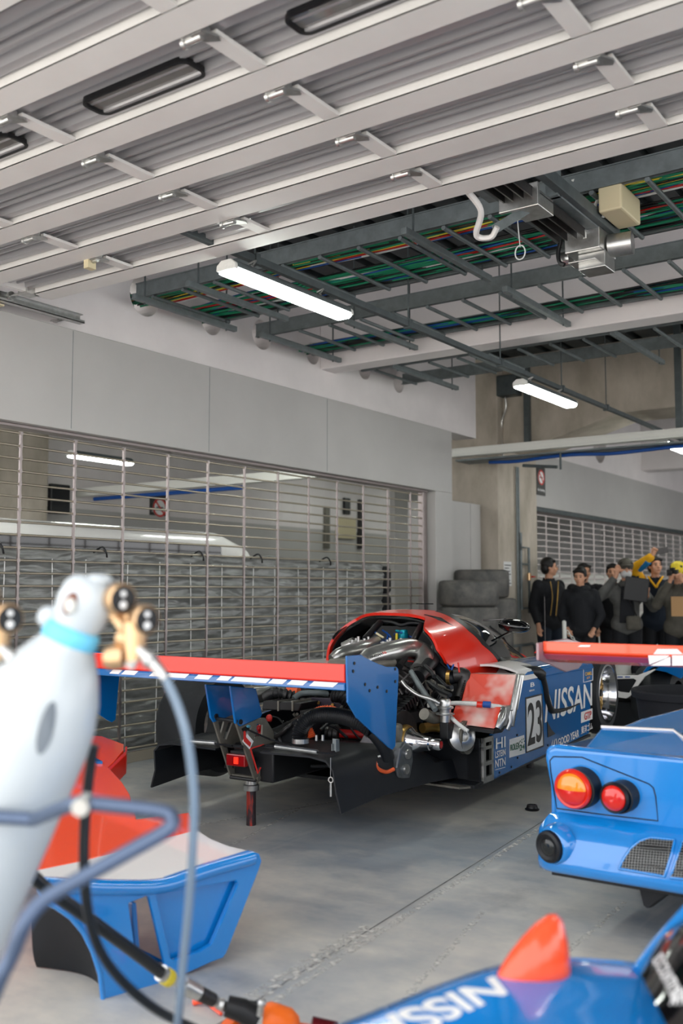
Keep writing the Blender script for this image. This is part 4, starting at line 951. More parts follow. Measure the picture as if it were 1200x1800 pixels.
text('lettering', 'NISSAN', [c_(655, 1157, Y=1.18), c_(672, 1151, Y=1.26), c_(671, 1146, Y=1.26), c_(654, 1152, Y=1.18)], 'black_ink', car, CAR)
text('lettering', 'V6', [c_(672, 1151, Y=1.26), c_(679, 1149, Y=1.30), c_(678, 1144, Y=1.30), c_(671, 1146, Y=1.26)], 'red_ink', car, CAR)
mb = MB(); mb.prism([c_(572, 1170, Y=1.15), c_(578, 1158, Y=1.15), c_(608, 1158, Y=1.15), c_(609, 1172, Y=1.15)], (0, .2, 0)); cp(mb, 'intake_box', 'alu_dark', bevel=.008)
pl([(612, 1178), (650, 1170), (690, 1165)], [1.0, 1.2, 1.45], .03, 'intake_pipe', 'alu_dark')
for (a, b, Y_) in ((632, 1128, 1.9), (688, 1131, 1.7)):
    p = c_(a, b, Y=Y_); mb = MB()
    for k in range(6): mb.cyl(p + V((-.06 + .025 * k, .01 * (k % 2), -.015)), p + V((-.06 + .025 * k, .01 * (k % 2), .012 + .012 * (k % 3))), .012, n=10)
    mb.tube([p + V((-.08, 0, .0)), p + V((.09, 0, .005))], .01, 8); mb.box(p.x - .07, p.x + .07, p.y - .015, p.y + .015, p.z - .02, p.z - .005); cp(mb, 'throttle_linkage', 'alu', smooth=40)
p = c_(615, 1135, Y=2.0); mb = MB(); mb.cyl(p + V((-.05, 0, -.02)), p + V((.03, .02, .02)), .045, n=18); cp(mb, 'turbo_elbow', 'alu', smooth=40)
# teal reservoir
p = c_(709, 1132, Y=2.05)
mb = MB(); mb.lathe(p, (0, 0, 1), [(0, 0), (.032, 0), (.036, .01), (.036, .07), (.030, .075), (.030, .095), (.022, .10), (0, .10)], 20); mb.tube([p + V((-.06, 0, .09)), p + V((.0, 0, .085))], .008, 8); cp(mb, 'reservoir', 'teal', smooth=40)
p = c_(697, 1126, Y=2.0); mb = MB(); mb.cyl(p, p + V((0, 0, .05)), .009, n=8); cp(mb, 'fitting', 'yellow_cable')
mb = MB()
for a, b in (((672, 1108), (690, 1130)), ((680, 1112), (676, 1132)), ((718, 1118), (728, 1130)), ((693, 1115), (705, 1112)), ((640, 1120), (660, 1112))): mb.tube(curve([c_(*a, Y=2.1), c_((a[0] + b[0]) / 2 + 3, (a[1] + b[1]) / 2 - 2, Y=2.05), c_(*b, Y=2.0)], 3), .007, 6)
cp(mb, 'hose_cluster', 'blue_cable', smooth=60)
mb = MB(); mb.tube([c_(661, 1113, Y=1.95), c_(674, 1121, Y=1.95)], .008, 6); cp(mb, 'fitting', 'beige_box')
# roll-cage stays
mb = MB(); mb.tube([c_(668, 1094, Y=2.12), c_(641, 1124, Y=1.9)], .024, 12); cp(mb, 'cage_stay', 'black', smooth=60)
mb = MB(); mb.tube([c_(742, 1097, Y=2.1), c_(722, 1135, Y=1.75), c_(701, 1172, Y=1.45)], .024, 12); cp(mb, 'cage_stay', 'black', smooth=60)
mb = MB(); mb.tube(curve([c_(670, 1092, Y=2.14), c_(690, 1094, Y=2.14), c_(705, 1099, Y=2.14), c_(722, 1095, Y=2.14), c_(742, 1096, Y=2.14)], 4), .014, 8); cp(mb, 'cowl_seal', 'black', smooth=60)
# black intake trunks down the right
pl([(755, 1165), (742, 1183), (735, 1190)], [1.55, 1.45, 1.4], [.038, .042, .044], 'rubber_duct', 'black')
pl([(770, 1140), (760, 1160), (752, 1170)], [1.85, 1.7, 1.6], [.05, .045, .04], 'rubber_duct', 'black')
pl([(760, 1165), (773, 1180), (786, 1192), (800, 1190)], [1.8, 1.75, 1.75, 1.8], [.035, .042, .042, .04], 'rubber_duct', 'carbon')
pl([(798, 1188), (815, 1188), (814, 1205), (806, 1228)], [1.78, 1.8, 1.78, 1.72], [.05, .05, .04, .03], 'intercooler_tank', 'steel_dark')
mb = MB(); mb.lathe(c_(789, 1191, Y=1.75), (1, .2, 0), [(.043, -.012), (.047, -.012), (.047, .012), (.043, .012)], 20, closed=True); cp(mb, 'hose_clamp', 'gold')
# intercooler and radiator boxes, red with bare-metal patch
redfade = mat('heat_shield_red', (222, 66, 44), .42, rgb2=(226, 218, 210), nscale=3.2)
redfade.node_tree.nodes['Map Range'].inputs[1].default_value = .46; redfade.node_tree.nodes['Map Range'].inputs[2].default_value = .68; redfade.node_tree.nodes['Noise Texture'].inputs['Detail'].default_value = 3
def boxq(pa, Ya, pb, Yb, th, nm, m, bev=.006):
    """pa: two top corners, pb: two bottom corners"""
    Q = [c_(*pa[0], Y=Ya), c_(*pa[1], Y=Ya), c_(*pb[1], Y=Yb), c_(*pb[0], Y=Yb)]
    mb = MB(); mb.prism(Q, (th * .15, th, 0)); return cp(mb, nm, m, bevel=bev), Q
ic, Q1 = boxq(((823, 1184), (906, 1186)), 1.80, ((808, 1240), (893, 1252)), 1.66, .012, 'intercooler', redfade)
mb = MB(); mb.prism([p + V((.0, .013, 0)) for p in Q1], (.02, .10, 0)); cp(mb, 'intercooler_core', 'alu', bevel=.01)
mb = MB(); mb.tube([c_(909, 1188, Y=1.84), c_(901, 1232, Y=1.76), c_(893, 1275, Y=1.72)], [.03, .036, .036], 14); cp(mb, 'intercooler_tank', 'alu', smooth=60)
mb = MB(); n = 14
for k in range(n):
    a = c_(820 - 13 * k / n, 1186 + 52 * k / n, Y=1.79 - .14 * k / n); mb.cyl(a, a + V((0, -.008, 0)), .006, n=6)
cp(mb, 'rivet_row', 'black')
rd, Q2 = boxq(((800, 1239), (879, 1243)), 1.50, ((790, 1271), (868, 1281)), 1.42, .012, 'radiator', redfade)
mb = MB(); mb.prism([p + V((.0, .013, 0)) for p in Q2], (.02, .13, 0)); cp(mb, 'radiator_core', 'alu', bevel=.01)
mb = MB(); mb.tube([c_(884, 1246, Y=1.55), c_(880, 1262, Y=1.5), c_(872, 1280, Y=1.47)], [.026, .034, .03], 12); mb.tube([c_(893, 1250, Y=1.62), c_(896, 1268, Y=1.62), c_(890, 1282, Y=1.6)], .02, 10); cp(mb, 'radiator_tank', 'alu', smooth=60)
mb = MB(); mb.prism([c_(790, 1274, Y=1.40), c_(868, 1283, Y=1.40), c_(885, 1280, Y=1.5), c_(880, 1288, Y=1.48), c_(866, 1290, Y=1.40), c_(788, 1279, Y=1.40)], (0, .02, 0)); cp(mb, 'radiator_rail', 'black')
pl([(752, 1240), (775, 1238), (800, 1236), (832, 1237), (858, 1240), (882, 1244), (888, 1256)], [1.35, 1.42, 1.46, 1.46, 1.48, 1.55, 1.55], .014, 'braided_hose', 'lamp_body', 10)
for a, b, m in ((838, 848, 'red_paint'), (849, 862, 'blue_cable')):
    mb = MB(); mb.cyl(c_(a, 1238, Y=1.455), c_(b, 1239, Y=1.465), .020, n=12); cp(mb, 'hose_fitting', m, smooth=40)
pl([(706, 1197), (715, 1208), (735, 1222), (755, 1228), (772, 1236)], [1.2, 1.2, 1.2, 1.22, 1.25], .012, 'braided_hose', 'alu', 10)
pl([(790, 1258), (800, 1268), (812, 1278), (822, 1285)], [1.35, 1.3, 1.3, 1.3], .012, 'braided_hose', 'lamp_body', 10)
pl([(722, 1180), (738, 1207), (757, 1235), (765, 1248)], [1.35, 1.3, 1.25, 1.22], [.016, .018, .018, .016], 'chassis_tube', 'galv', 10)
# waste gate
p = c_(782, 1248, Y=1.3); p.z -= .03
mb = MB(); mb.lathe(p, (0, 0, 1), [(0, -.04), (.03, -.04), (.03, .0), (.055, .004), (.057, .010), (.034, .014), (.036, .035), (.050, .04), (.051, .05), (.034, .055), (.034, .085), (.028, .095), (0, .096)], 24); cp(mb, 'wastegate', 'alu', smooth=35)
mb = MB(); mb.box(p.x - .03, p.x + .03, 1.28, 1.36, p.z - .14, p.z - .04); cp(mb, 'wastegate_body', 'black', bevel=.008)
# turbine
mb = MB(); q_ = c_(806, 1296, Y=1.42); mb.lathe(q_, (.75, -.6, .2), [(0, 0), (.06, 0), (.085, .02), (.085, .05), (.05, .07), (.03, .07), (.03, .04), (0, .04)], 28); cp(mb, 'turbine', 'alu', smooth=40)
mb = MB(); mb.lathe(q_ + V((.02, .03, 0)), (1, 0, 0), [(.08, 0), (.10, 0), (.10, .03), (.08, .03)], 28, closed=True); cp(mb, 'turbine_ring', 'alu_dark', smooth=40)
pl([(745, 1255), (762, 1262), (785, 1262), (800, 1275)], [1.2, 1.3, 1.4, 1.5], [.035, .035, .03, .03], 'exhaust_pipe', 'alu_dark')
pl([(742, 1280), (765, 1278), (790, 1285)], [1.35, 1.45, 1.5], [.03, .03, .03], 'exhaust_pipe', 'gold')
# wiring loom: dense small hoses through the bay
rr = random.Random(3)
for k in range(26):
    a = (rr.uniform(700, 780), rr.uniform(1170, 1215)); b = (a[0] + rr.uniform(-50, 40), a[1] + rr.uniform(10, 60))
    mb = MB(); y_ = rr.uniform(1.25, 1.8)
    mb.tube(curve([c_(*a, Y=y_), c_((a[0] + b[0]) / 2 + rr.uniform(-9, 9), (a[1] + b[1]) / 2 + rr.uniform(-9, 9), Y=y_ - .05), c_(*b, Y=y_ - .1)], 5), rr.choice([.005, .007, .010, .014]), 6)
    cp(mb, 'engine_hose', rr.choice(['black', 'black', 'carbon', 'steel_dark', 'black', 'alu_dark']), smooth=60)
for k, (a, b, m) in enumerate((((786, 1168), (790, 1176), 'blue_cable'), ((797, 1168), (793, 1178), 'blue_cable'), ((805, 1165), (807, 1182), 'red_ink'), ((757, 1205), (764, 1203), 'yellow_cable'), ((764, 1203), (762, 1210), 'yellow_cable'), ((717, 1162), (726, 1163), 'red_ink'))):
    mb = MB(); mb.tube([c_(*a, Y=1.7), c_(*b, Y=1.68)], .006, 6); cp(mb, 'fitting', m)
# behind the wing: boxes, bellows, the big corrugated hoses
mb = MB(); mb.prism([c_(a, b, Y=.75) for a, b in ((462, 1232), (530, 1236), (524, 1250), (460, 1248))], (0, .18, 0)); bx = cp(mb, 'cooler_box', 'black', bevel=.006)
for px_ in (487, 512):
    mb = MB(); mb.prism([c_(px_, 1232, Y=.745), c_(px_ + 3, 1232, Y=.745), c_(px_ + 3, 1250, Y=.745), c_(px_, 1250, Y=.745)], (0, .19, 0)); cp(mb, 'strap', 'alu_dark', bx)
mb = MB(); mb.prism([c_(a, b, Y=.95) for a, b in ((546, 1226), (590, 1228), (616, 1248), (610, 1256), (548, 1250))], (0, .02, 0)); cp(mb, 'side_plate', mat('plum_plate', (44, 36, 50), .5), bevel=.003)
for a in ((560, 1235), (585, 1239)):
    mb = MB(); p = c_(*a, Y=.94); mb.cyl(p, p + V((0, -.008, 0)), .01, n=10); cp(mb, 'bolt', 'gold')
def bellows(px, Ys, r, m, nm='corrugated_hose', rings=40, amp=.006):
    P_ = curve([c_(a, b, Y=y) for (a, b), y in zip(px, Ys)], 30)
    L_ = sum((P_[i + 1] - P_[i]).length for i in range(len(P_) - 1)); n = rings * 4
    pts = []; acc = 0; i = 0; d = [0]
    for q in range(len(P_) - 1): d.append(d[-1] + (P_[q + 1] - P_[q]).length)
    for k in range(n + 1):
        t = L_ * k / n
        while i < len(d) - 2 and d[i + 1] < t: i += 1
        f = (t - d[i]) / max(d[i + 1] - d[i], 1e-9); pts.append(P_[i] * (1 - f) + P_[i + 1] * f)
    mb = MB(); mb.tube(pts, [r + amp * math.cos(2 * PI * k / 4) for k in range(n + 1)], 16); return cp(mb, nm, m, smooth=60)
bellows([(470, 1224), (480, 1219), (495, 1219), (515, 1224)], [.95, .9, .9, .95], .03, 'black', rings=9)
bellows([(586, 1224), (600, 1225), (612, 1236), (620, 1250)], [.9, .9, .9, .9], .032, 'black', rings=9)
bellows([(548, 1297), (538, 1270), (552, 1254), (575, 1248), (590, 1252)], [.75, .75, .78, .8, .85], .026, 'orange_hose', rings=26, amp=.003)
bellows([(527, 1304), (527, 1285), (542, 1264), (565, 1257), (600, 1259), (632, 1270), (655, 1285)], [.5, .5, .5, .5, .48, .45, .45], .040, 'black', rings=42, amp=.0035)
pl([(655, 1285), (666, 1298), (676, 1315), (682, 1332)], [.45, .47, .5, .55], [.040, .040, .036, .034], 'duct_sleeve', 'carbon')
for a, ax in (((528, 1302), (0, 0, 1)), ((652, 1283), (.7, .1, -.7))):
    mb = MB(); mb.lathe(c_(*a, Y=.48), ax, [(.043, -.012), (.047, -.012), (.047, .012), (.043, .012)], 24, closed=True); cp(mb, 'hose_clamp', 'zinc')
pl([(516, 1228), (530, 1219), (560, 1218), (575, 1220)], [.9, .95, 1.0, 1.05], .018, 'coolant_pipe', 'galv_dark')
pl([(440, 1225), (452, 1222), (466, 1220), (478, 1216)], [.9, .95, 1.0, 1.05], [.05, .05, .045, .04], 'exhaust_tail', 'alu')
pl([(505, 1215), (525, 1215)], [1.1, 1.1], .025, 'duct_sleeve', 'orange_hose')
for k in range(20):
    a = (rr.uniform(470, 640), rr.uniform(1245, 1290)); b = (a[0] + rr.uniform(-40, 40), a[1] + rr.uniform(-12, 30)); y_ = rr.uniform(.75, 1.1)
    mb = MB(); mb.tube(curve([c_(*a, Y=y_), c_((a[0] + b[0]) / 2, (a[1] + b[1]) / 2 + rr.uniform(-8, 8), Y=y_), c_(*b, Y=y_ - .05)], 4), rr.choice([.006, .009, .013]), 6)
    cp(mb, 'gearbox_hose', rr.choice(['black', 'carbon', 'steel_dark', 'alu_dark']), smooth=60)
mb = MB(); p = c_(597, 1290, Y=.95); mb.lathe(p, (-1, 0, 0), [(0, 0), (.035, 0), (.05, .02), (.04, .035), (.05, .05), (.04, .065), (.045, .08), (0, .08)], 20); cp(mb, 'drive_boot', 'steel_dark', smooth=40)
for a, m in (((437, 1273), 'sky_band'), ((456, 1280), 'red_bar'), ((458, 1290), 'red_bar'), ((420, 1300), 'red_ink'), ((448, 1292), 'alu'), ((410, 1303), 'alu'), ((473, 1262), 'red_ink')):
    mb = MB(); p = c_(*a, Y=.6); mb.sphere(p, (.018, .02, .022), 10, 6); mb.cyl(p, p + V((-.03, .05, -.02)), .012, n=8); cp(mb, 'valve_fitting', m, smooth=60)
# door mirrors
p = c_(903, 1100, X=.86)
mb = MB(); mb.sphere(p, (.115, .09, .05), 24, 14, Mx.Rotation(.12, 3, 'Y')); mr = cp(mb, 'door_mirror', 'black_gloss', smooth=180)
mb = MB(); mb.bar(p + V((-.06, 0, .045)), p + V((-.22, .0, .035)), .05, .012); mb.bar(p + V((-.02, 0, -.04)), p + V((-.18, .05, -.11)), .04, .012); cp(mb, 'mirror_arm', 'black_gloss', mr, bevel=.003)
p = V((-.62, 3.05, 1.13)); p = c_(641, 1094, Y=3.05)
mb = MB(); mb.sphere(p, (.05, .08, .035), 16, 10); cp(mb, 'door_mirror', 'red_paint', smooth=180)
mb = MB(); p = c_(938, 1148, X=.6); mb.prism([p, p + V((.05, 0, 0)), p + V((.06, 0, .06))], (0, .02, 0)); cp(mb, 'tow_tab', 'red_paint')
# ---- lettering on the side
def tq(px, xx=1.001): return [c_(a, b, X=xx) for a, b in px]
def panel(px, m, nm, xx=1.0015):
    mb = MB(); mb.prism(tq(px, xx), (-.001, 0, 0)); return cp(mb, nm, m)
panel([(924, 1324), (956, 1312), (953, 1219), (923, 1226)], 'black_ink', 'number_border'); panel([(926, 1321), (954, 1310), (951, 1222), (925, 1229)], 'paper', 'number_panel', 1.003)
text('number_23', '23', tq([(927, 1313), (953, 1302), (951, 1229), (927, 1237)], 1.0035), 'black_ink', car, CAR, .001)
text('maker_name', 'NISSAN', tq([(957, 1271), (1040, 1240), (1040, 1200), (961, 1214)], 1.0035), 'white_ink', car, CAR, .001)
panel([(895, 1332), (923, 1324), (921, 1292), (895, 1300)], 'paper', 'sponsor_panel')
text('lettering', 'ROLEX', tq([(897, 1320), (913, 1316), (913, 1304), (897, 1309)], 1.004), 'green_ink', car, CAR, .001)
text('lettering', '24', tq([(913, 1320), (922, 1317), (922, 1307), (913, 1309)], 1.004), 'green_ink', car, CAR, .001)
for a in ((914, 1303), (917, 1300), (920, 1299), (917, 1305), (921, 1303)):
    mb = MB(); p = c_(*a, X=1.004); mb.cyl(p, p + V((.001, 0, 0)), .006, n=8); cp(mb, 'emblem_dot', 'green_ink')
text('lettering', 'HI', tq([(871, 1317), (888, 1313), (888, 1294), (871, 1298)], 1.004), 'white_ink', car, CAR, .001)
text('lettering', 'LSTEIN', tq([(870, 1333), (888, 1327), (888, 1316), (870, 1321)], 1.004), 'white_ink', car, CAR, .001)
text('lettering', 'NTN', tq([(870, 1350), (888, 1345), (888, 1331), (870, 1336)], 1.004), 'white_ink', car, CAR, .001)
panel([(870, 1354), (888, 1349), (888, 1348), (870, 1353)], 'white_ink', 'underline', 1.004)
text('lettering', 'GOOD YEAR', tq([(980, 1312), (1017, 1295), (1017, 1282), (980, 1299)], 1.004), 'white_ink', car, CAR, .001)
text('lettering', '((|', tq([(969, 1318), (978, 1313), (978, 1298), (969, 1302)], 1.004), 'white_ink', car, CAR, .001)
panel([(1021, 1271), (1041, 1264), (1041, 1245), (1021, 1252)], 'paper', 'sponsor_panel')
text('lettering', 'GTP', tq([(1027, 1266), (1039, 1262), (1039, 1249), (1027, 1253)], 1.004), 'red_ink', car, CAR, .001)
text('lettering', '東洋ゴム', tq([(1021, 1291), (1041, 1282), (1041, 1269), (1021, 1277)], 1.004), 'white_ink', car, CAR, .001)
panel([(1025, 1200), (1042, 1196), (1042, 1172), (1025, 1176)], 'white_ink', 'sponsor_border'); panel([(1026, 1199), (1041, 1195), (1041, 1173), (1026, 1177)], 'blue_paint', 'sponsor_panel', 1.003)
text('lettering', 'CAMEL', tq([(1028, 1188), (1040, 1186), (1040, 1180), (1028, 1182)], 1.004), 'yellow_ink', car, CAR, .001)
text('lettering', 'GT', tq([(1031, 1194), (1037, 1192), (1037, 1189), (1031, 1190)], 1.004), 'yellow_ink', car, CAR, .001)
text('lettering', 'B', tq([(932, 1208), (939, 1206), (939, 1199), (932, 1200)], 1.004), 'white_ink', car, CAR, .001)
text('lettering', 'BENDIX', tq([(930, 1216), (939, 1214), (939, 1211), (930, 1213)], 1.004), 'white_ink', car, CAR, .001)
mb = MB(); mb.prism(tq([(906, 1188), (914, 1189), (909, 1232), (900, 1274), (897, 1272)], .999), (-.02, 0, 0)); cp(mb, 'panel_edge', 'white_paint')
for a in ((908, 1292), (909, 1332), (898, 1348), (877, 1358), (962, 1310)):
    mb = MB(); p = c_(*a, X=1.0); mb.cyl(p, p + V((.006, 0, 0)), .007, n=8); cp(mb, 'side_bolt', 'black')
# aerial rod at the nose side (thin, behind the far wing tip)
# small black cap lying on the floor
p = at(935, 1424, Z=0)
t = thing('cap_fitting', 'small round black cap lying on the floor between the two cars', 'cap', (p.x, p.y, 0))
mb = MB(); mb.lathe((p.x, p.y, 0), (0, 0, 1), [(0, 0), (.042, 0), (.045, .008), (.036, .014), (.033, .026), (.024, .030), (.012, .029), (0, .029)], 28); mb.build('disc', 'black', t, smooth=40)
mb = MB(); mb.tube([V((p.x + .028 * math.cos(a_ * PI / 10), p.y + .028 * math.sin(a_ * PI / 10), .03)) for a_ in range(21)], .004, 6); mb.build('ring', 'steel_dark', t, smooth=60)
# ================================================================ TYRE STACKS
def slick(x, y, z, r, wd, label, group):
    mb = MB(); mb.lathe((x, y, z), (0, 0, 1), [(.20, .01), (r - .05, 0), (r - .015, .012), (r - .002, .035), (r + .003, wd / 2), (r - .002, wd - .035), (r - .015, wd - .012), (r - .05, wd), (.20, wd - .01), (.195, wd / 2)], 56, closed=True)
    return tag(mb.build('slick_tyre', 'rubber_used', smooth=45), label, 'tyre', group)
nm = ['lowest', 'second lowest', 'middle', 'second highest', 'topmost']
z = 0
for k in range(5):
    slick(-5.40 + [.02, -.015, .01, -.01, 0][k], 10.26 + [-.01, .01, .0, .012, 0][k], z, .345, .294, nm[k] + ' worn slick tyre of the nearer stack beside the partition', 'nearer stack of worn slick tyres'); z += .2955
z = 0
for k, (h_, dx, r) in enumerate(((.29, .0, .34), (.29, .0, .34), (.345, .03, .345), (.345, .07, .345), (.345, 0, .335))):
    slick(-5.62 + dx, 11.02 + dx * .6, z, r, h_ - .002, nm[k] + ' slick tyre of the rear stack against the concrete column', 'rear stack of slick tyres'); z += h_

# ================================================================ PEOPLE
def person(label, pos, H, body_phi, head_phi=None, jacket='cloth_black', trousers='cloth_black', la=None, ra=None, hair='hair', lean=0., extras=None, hands=(False, False), head_tilt=0.):
    """la/ra: (elbow, wrist, hand direction) in body coordinates (x right hand side of the body, y forward, z up) for a 1.75 m figure"""
    k = H / 1.75; fr = Mx.Translation((pos[0], pos[1], 0)) @ Mx.Rotation(math.radians(body_phi - 90), 4, 'Z') @ Mx.Scale(k, 4)
    root = Mx.Translation((pos[0], pos[1], 0)) @ Mx.Rotation(math.radians(body_phi - 90), 4, 'Z')
    t = thing('person', label, 'person', frame=root)
    def cap_(mb, a, b, ra_, rb, n=12):
        a = V(a); b = V(b); mb.tube([a, b], [ra_, rb], n); mb.sphere(a, ra_, n, 8); mb.sphere(b, rb, n, 8)
    L = lean
    hip = V((0, 0, .93)); chest = V((0, L * .6, 1.28)); nk = V((0, L, 1.47)); hd = V((0, L + .03, 1.635))
    Rh = Mx.Rotation(math.radians((head_phi if head_phi is not None else body_phi) - body_phi), 3, 'Z') @ Mx.Rotation(-head_tilt, 3, 'X')
    hp = lambda x, y, z: hd + Rh @ V((x, y, z))
    mb = MB()
    sh = {}
    for s_ in (-1, 1):
        hj = V((.09 * s_, 0, .90)); kn = V((.10 * s_, .02, .49)); an = V((.10 * s_, -.02, .09))
        cap_(mb, hj, kn, .085, .058); cap_(mb, kn, an, .056, .040); cap_(mb, an + V((0, -.02, -.04)), an + V((.01 * s_, .15, -.055)), .036, .030)
        sh[s_] = V((.175 * s_, L * .85, 1.40))
    cap_(mb, hip + V((-.05, 0, 0)), hip + V((.05, 0, 0)), .125, .125, 16); cap_(mb, hip + V((0, 0, .05)), chest, .125, .14, 16)
    cap_(mb, chest + V((-.06, 0, .04)), chest + V((.06, 0, .04)), .125, .125, 16); cap_(mb, sh[-1], sh[1], .062, .062); cap_(mb, nk - V((0, 0, .06)), hd - V((0, .01, .05)), .056, .053)
    # head: cranium, jaw, chin, nose, ears
    mb.sphere(hp(0, -.012, .03), (.077, .095, .088), 20, 14, Rh); mb.sphere(hp(0, .018, -.03), (.064, .070, .080), 18, 12, Rh); mb.sphere(hp(0, .055, -.085), (.030, .026, .024), 12, 8, Rh)
    mb.tube([hp(0, .083, .015), hp(0, .103, -.028)], [.010, .017], 8); mb.sphere(hp(0, .096, -.028), (.018, .016, .012), 10, 8, Rh)
    mb.sphere(hp(0, .083, -.058), (.026, .012, .010), 10, 6, Rh)
    for s_ in (-1, 1): mb.sphere(hp(.078 * s_, -.008, -.005), (.010, .020, .032), 10, 8, Rh); mb.sphere(hp(.043 * s_, .052, -.02), (.026, .022, .028), 10, 8, Rh)
    arms = {-1: la or (V((-.24, -.03, 1.12)), V((-.24, .08, .88)), V((0, .15, -1))), 1: ra or (V((.24, -.03, 1.12)), V((.24, .08, .88)), V((0, .15, -1)))}
    for s_ in (-1, 1):
        el, wr, hdv = [V(q) for q in arms[s_]]; hdv.normalize()
        cap_(mb, sh[s_], el, .050, .042); cap_(mb, el, wr, .041, .028)
        pl_ = wr + hdv * .05; cap_(mb, wr, pl_ + hdv * .03, .028, .034)
        side = hdv.cross(V((0, 1, 0)) if abs(hdv.y) < .8 else V((0, 0, 1))).normalized(); fwd_ = side.cross(hdv)
        kind = hands[0 if s_ < 0 else 1]
        for q in range(4):
            o_ = (q - 1.5) * .019; ln = (.068, .078, .074, .058)[q]; b0 = pl_ + hdv * .03 + side * o_
            if kind == 'point' and q != 0 : c1 = b0 + hdv * .02 + fwd_ * .03; c2 = c1 - hdv * .035 + fwd_ * .01
            elif kind in ('grip', 'curl'): c1 = b0 + hdv * .035 + fwd_ * .02; c2 = c1 + fwd_ * .03 - hdv * .005
            elif kind == 'point': c1 = b0 + hdv * .045; c2 = b0 + hdv * .085
            else: c1 = b0 + hdv * ln * .55; c2 = b0 + hdv * ln * .95 + fwd_ * .018
            cap_(mb, b0, c1, .0105, .0100, 8); cap_(mb, c1, c2, .0098, .0085, 8)
        cap_(mb, pl_ - side * .022, pl_ - side * .045 + hdv * .035 + fwd_ * .02, .012, .0095, 8)
    b = mb.build('body', 'skin', t, fr, remesh=.0078 * k)
    # trousers, shoes, jacket
    mb = MB()
    for s_ in (-1, 1):
        hj = V((.09 * s_, 0, .90)); kn = V((.105 * s_, .03, .49)); an = V((.10 * s_, -.01, .10)); cap_(mb, hj, kn, .108, .082); mb.tube([kn, an], [.082, .068], 12); mb.sphere(kn, .082, 12, 8)
    cap_(mb, hip + V((-.05, 0, 0)), hip + V((.05, 0, .02)), .142, .142, 16); mb.build('trousers', trousers, t, fr, remesh=.014 * k)
    for s_ in (-1, 1):
        mb = MB(); mb.sphere((.10 * s_, .03, .05), (.052, .15, .05), 16, 10); mb.box(.10 * s_ - .048, .10 * s_ + .048, -.10, .165, .002, .03); mb.build('shoe', 'black', t, fr, smooth=50)
    mb = MB(); cap_(mb, hip + V((-.055, 0, .0)), hip + V((.055, 0, .0)), .150, .150, 18); cap_(mb, hip + V((0, 0, .05)), chest, .160, .172, 18)
    cap_(mb, chest + V((-.075, 0, .03)), chest + V((.075, 0, .03)), .155, .155, 16); cap_(mb, sh[-1] + V((0, 0, -.02)), sh[1] + V((0, 0, -.02)), .085, .085)
    mb.lathe(nk - V((0, .0, .06)), (0, .12, 1), [(.11, 0), (.085, .05), (.075, .10), (.068, .10), (.07, .02)], 20, closed=False)
    for s_ in (-1, 1):
        el, wr, hdv = [V(q) for q in arms[s_]]; w2 = wr + (el - wr).normalized() * .02; cap_(mb, sh[s_], el, .078, .068); mb.tube([el, w2], [.068, .050], 12); mb.sphere(el, .068, 12, 8)
        ce = (sh[s_] * .4 + el * .6); mb.sphere(ce, .076, 10, 8)
    jk = mb.build('jacket', jacket, t, fr, remesh=.013 * k)
    # face
    for s_ in (-1, 1):
        mb = MB(); mb.sphere(hp(.030 * s_, .079, .008), (.013, .007, .006), 12, 8, Rh); mb.build('eye', 'black', t, fr, smooth=180)
        mb = MB(); mb.tube([hp(.016 * s_, .090, .028), hp(.032 * s_, .086, .033), hp(.048 * s_, .074, .027)], .0042, 6); mb.build('eyebrow', 'hair', t, fr, smooth=180)
    mb = MB(); mb.tube([hp(-.020, .089, -.057), hp(0, .094, -.058), hp(.020, .089, -.057)], .0038, 6); mb.build('mouth', mat('lips', (170, 98, 88), .5), t, fr, smooth=180)
    if hair:
        mb = MB(); mb.sphere(hp(0, -.028, .056), (.087, .098, .088), 22, 14, Rh); mb.sphere(hp(0, -.055, -.01), (.078, .068, .085), 18, 12, Rh)
        for s_ in (-1, 1): mb.sphere(hp(.072 * s_, -.005, .035), (.020, .050, .045), 12, 8, Rh)
        for q in range(9): a_ = -.07 + .0175 * q; mb.sphere(hp(a_, .066 - 2.5 * a_ * a_, .090 - 2 * a_ * a_), (.018, .018, .020), 10, 6, Rh)
        mb.build('hair', hair, t, fr, remesh=.008 * k)
    if extras: extras(t, fr, hp, Rh, MB, cap_)
    return t
def pd(px, D_): q = at(px, 1038, D=D_); return (q.x, q.y)
person('person in a black jacket with black hair turned to the right beside the column', pd(964, 13.6), 1.79, -28, 30, jacket='cloth_black', trousers='cloth_navy',
       extras=lambda t, fr, hp, Rh, MB, cap_: (MB().tube(curve([(-.03, .165, 1.45), (.0, .182, 1.25), (.03, .178, 1.0)], 4), .008, 6).build('zip', 'gold', t, fr, smooth=60), MB().tube(curve([(.09, .15, 1.45), (.08, .175, 1.25), (.11, .165, 1.0)], 4), .006, 6).build('zip', 'gold', t, fr, smooth=60)))
person('person with wavy black hair mostly hidden behind another in a dark hoodie', pd(1026, 14.1), 1.73, -50, -40, jacket='cloth_black', head_tilt=.0)
person('person in a dark hooded jacket leaning head to the left, standing before the grille', pd(1020, 12.7), 1.64, -72, -84, jacket='cloth_black', trousers='cloth_black', lean=.03, head_tilt=.15,
       la=((-.26, .0, 1.12), (-.17, .12, .93), (.3, .6, -.6)), ra=((.26, .0, 1.12), (.17, .12, .93), (-.3, .6, -.6)),
       extras=lambda t, fr, hp, Rh, MB, cap_: MB().lathe((0, -.02, 1.40), (0, -.15, 1), [(.10, .0), (.14, .04), (.13, .10), (.09, .12), (.085, .06)], 20).build('hood', 'cloth_black', t, fr, smooth=60))
person('person with short black hair standing behind the one in the grey jacket', pd(1076, 14.0), 1.72, -60, -70, jacket='cloth_black')
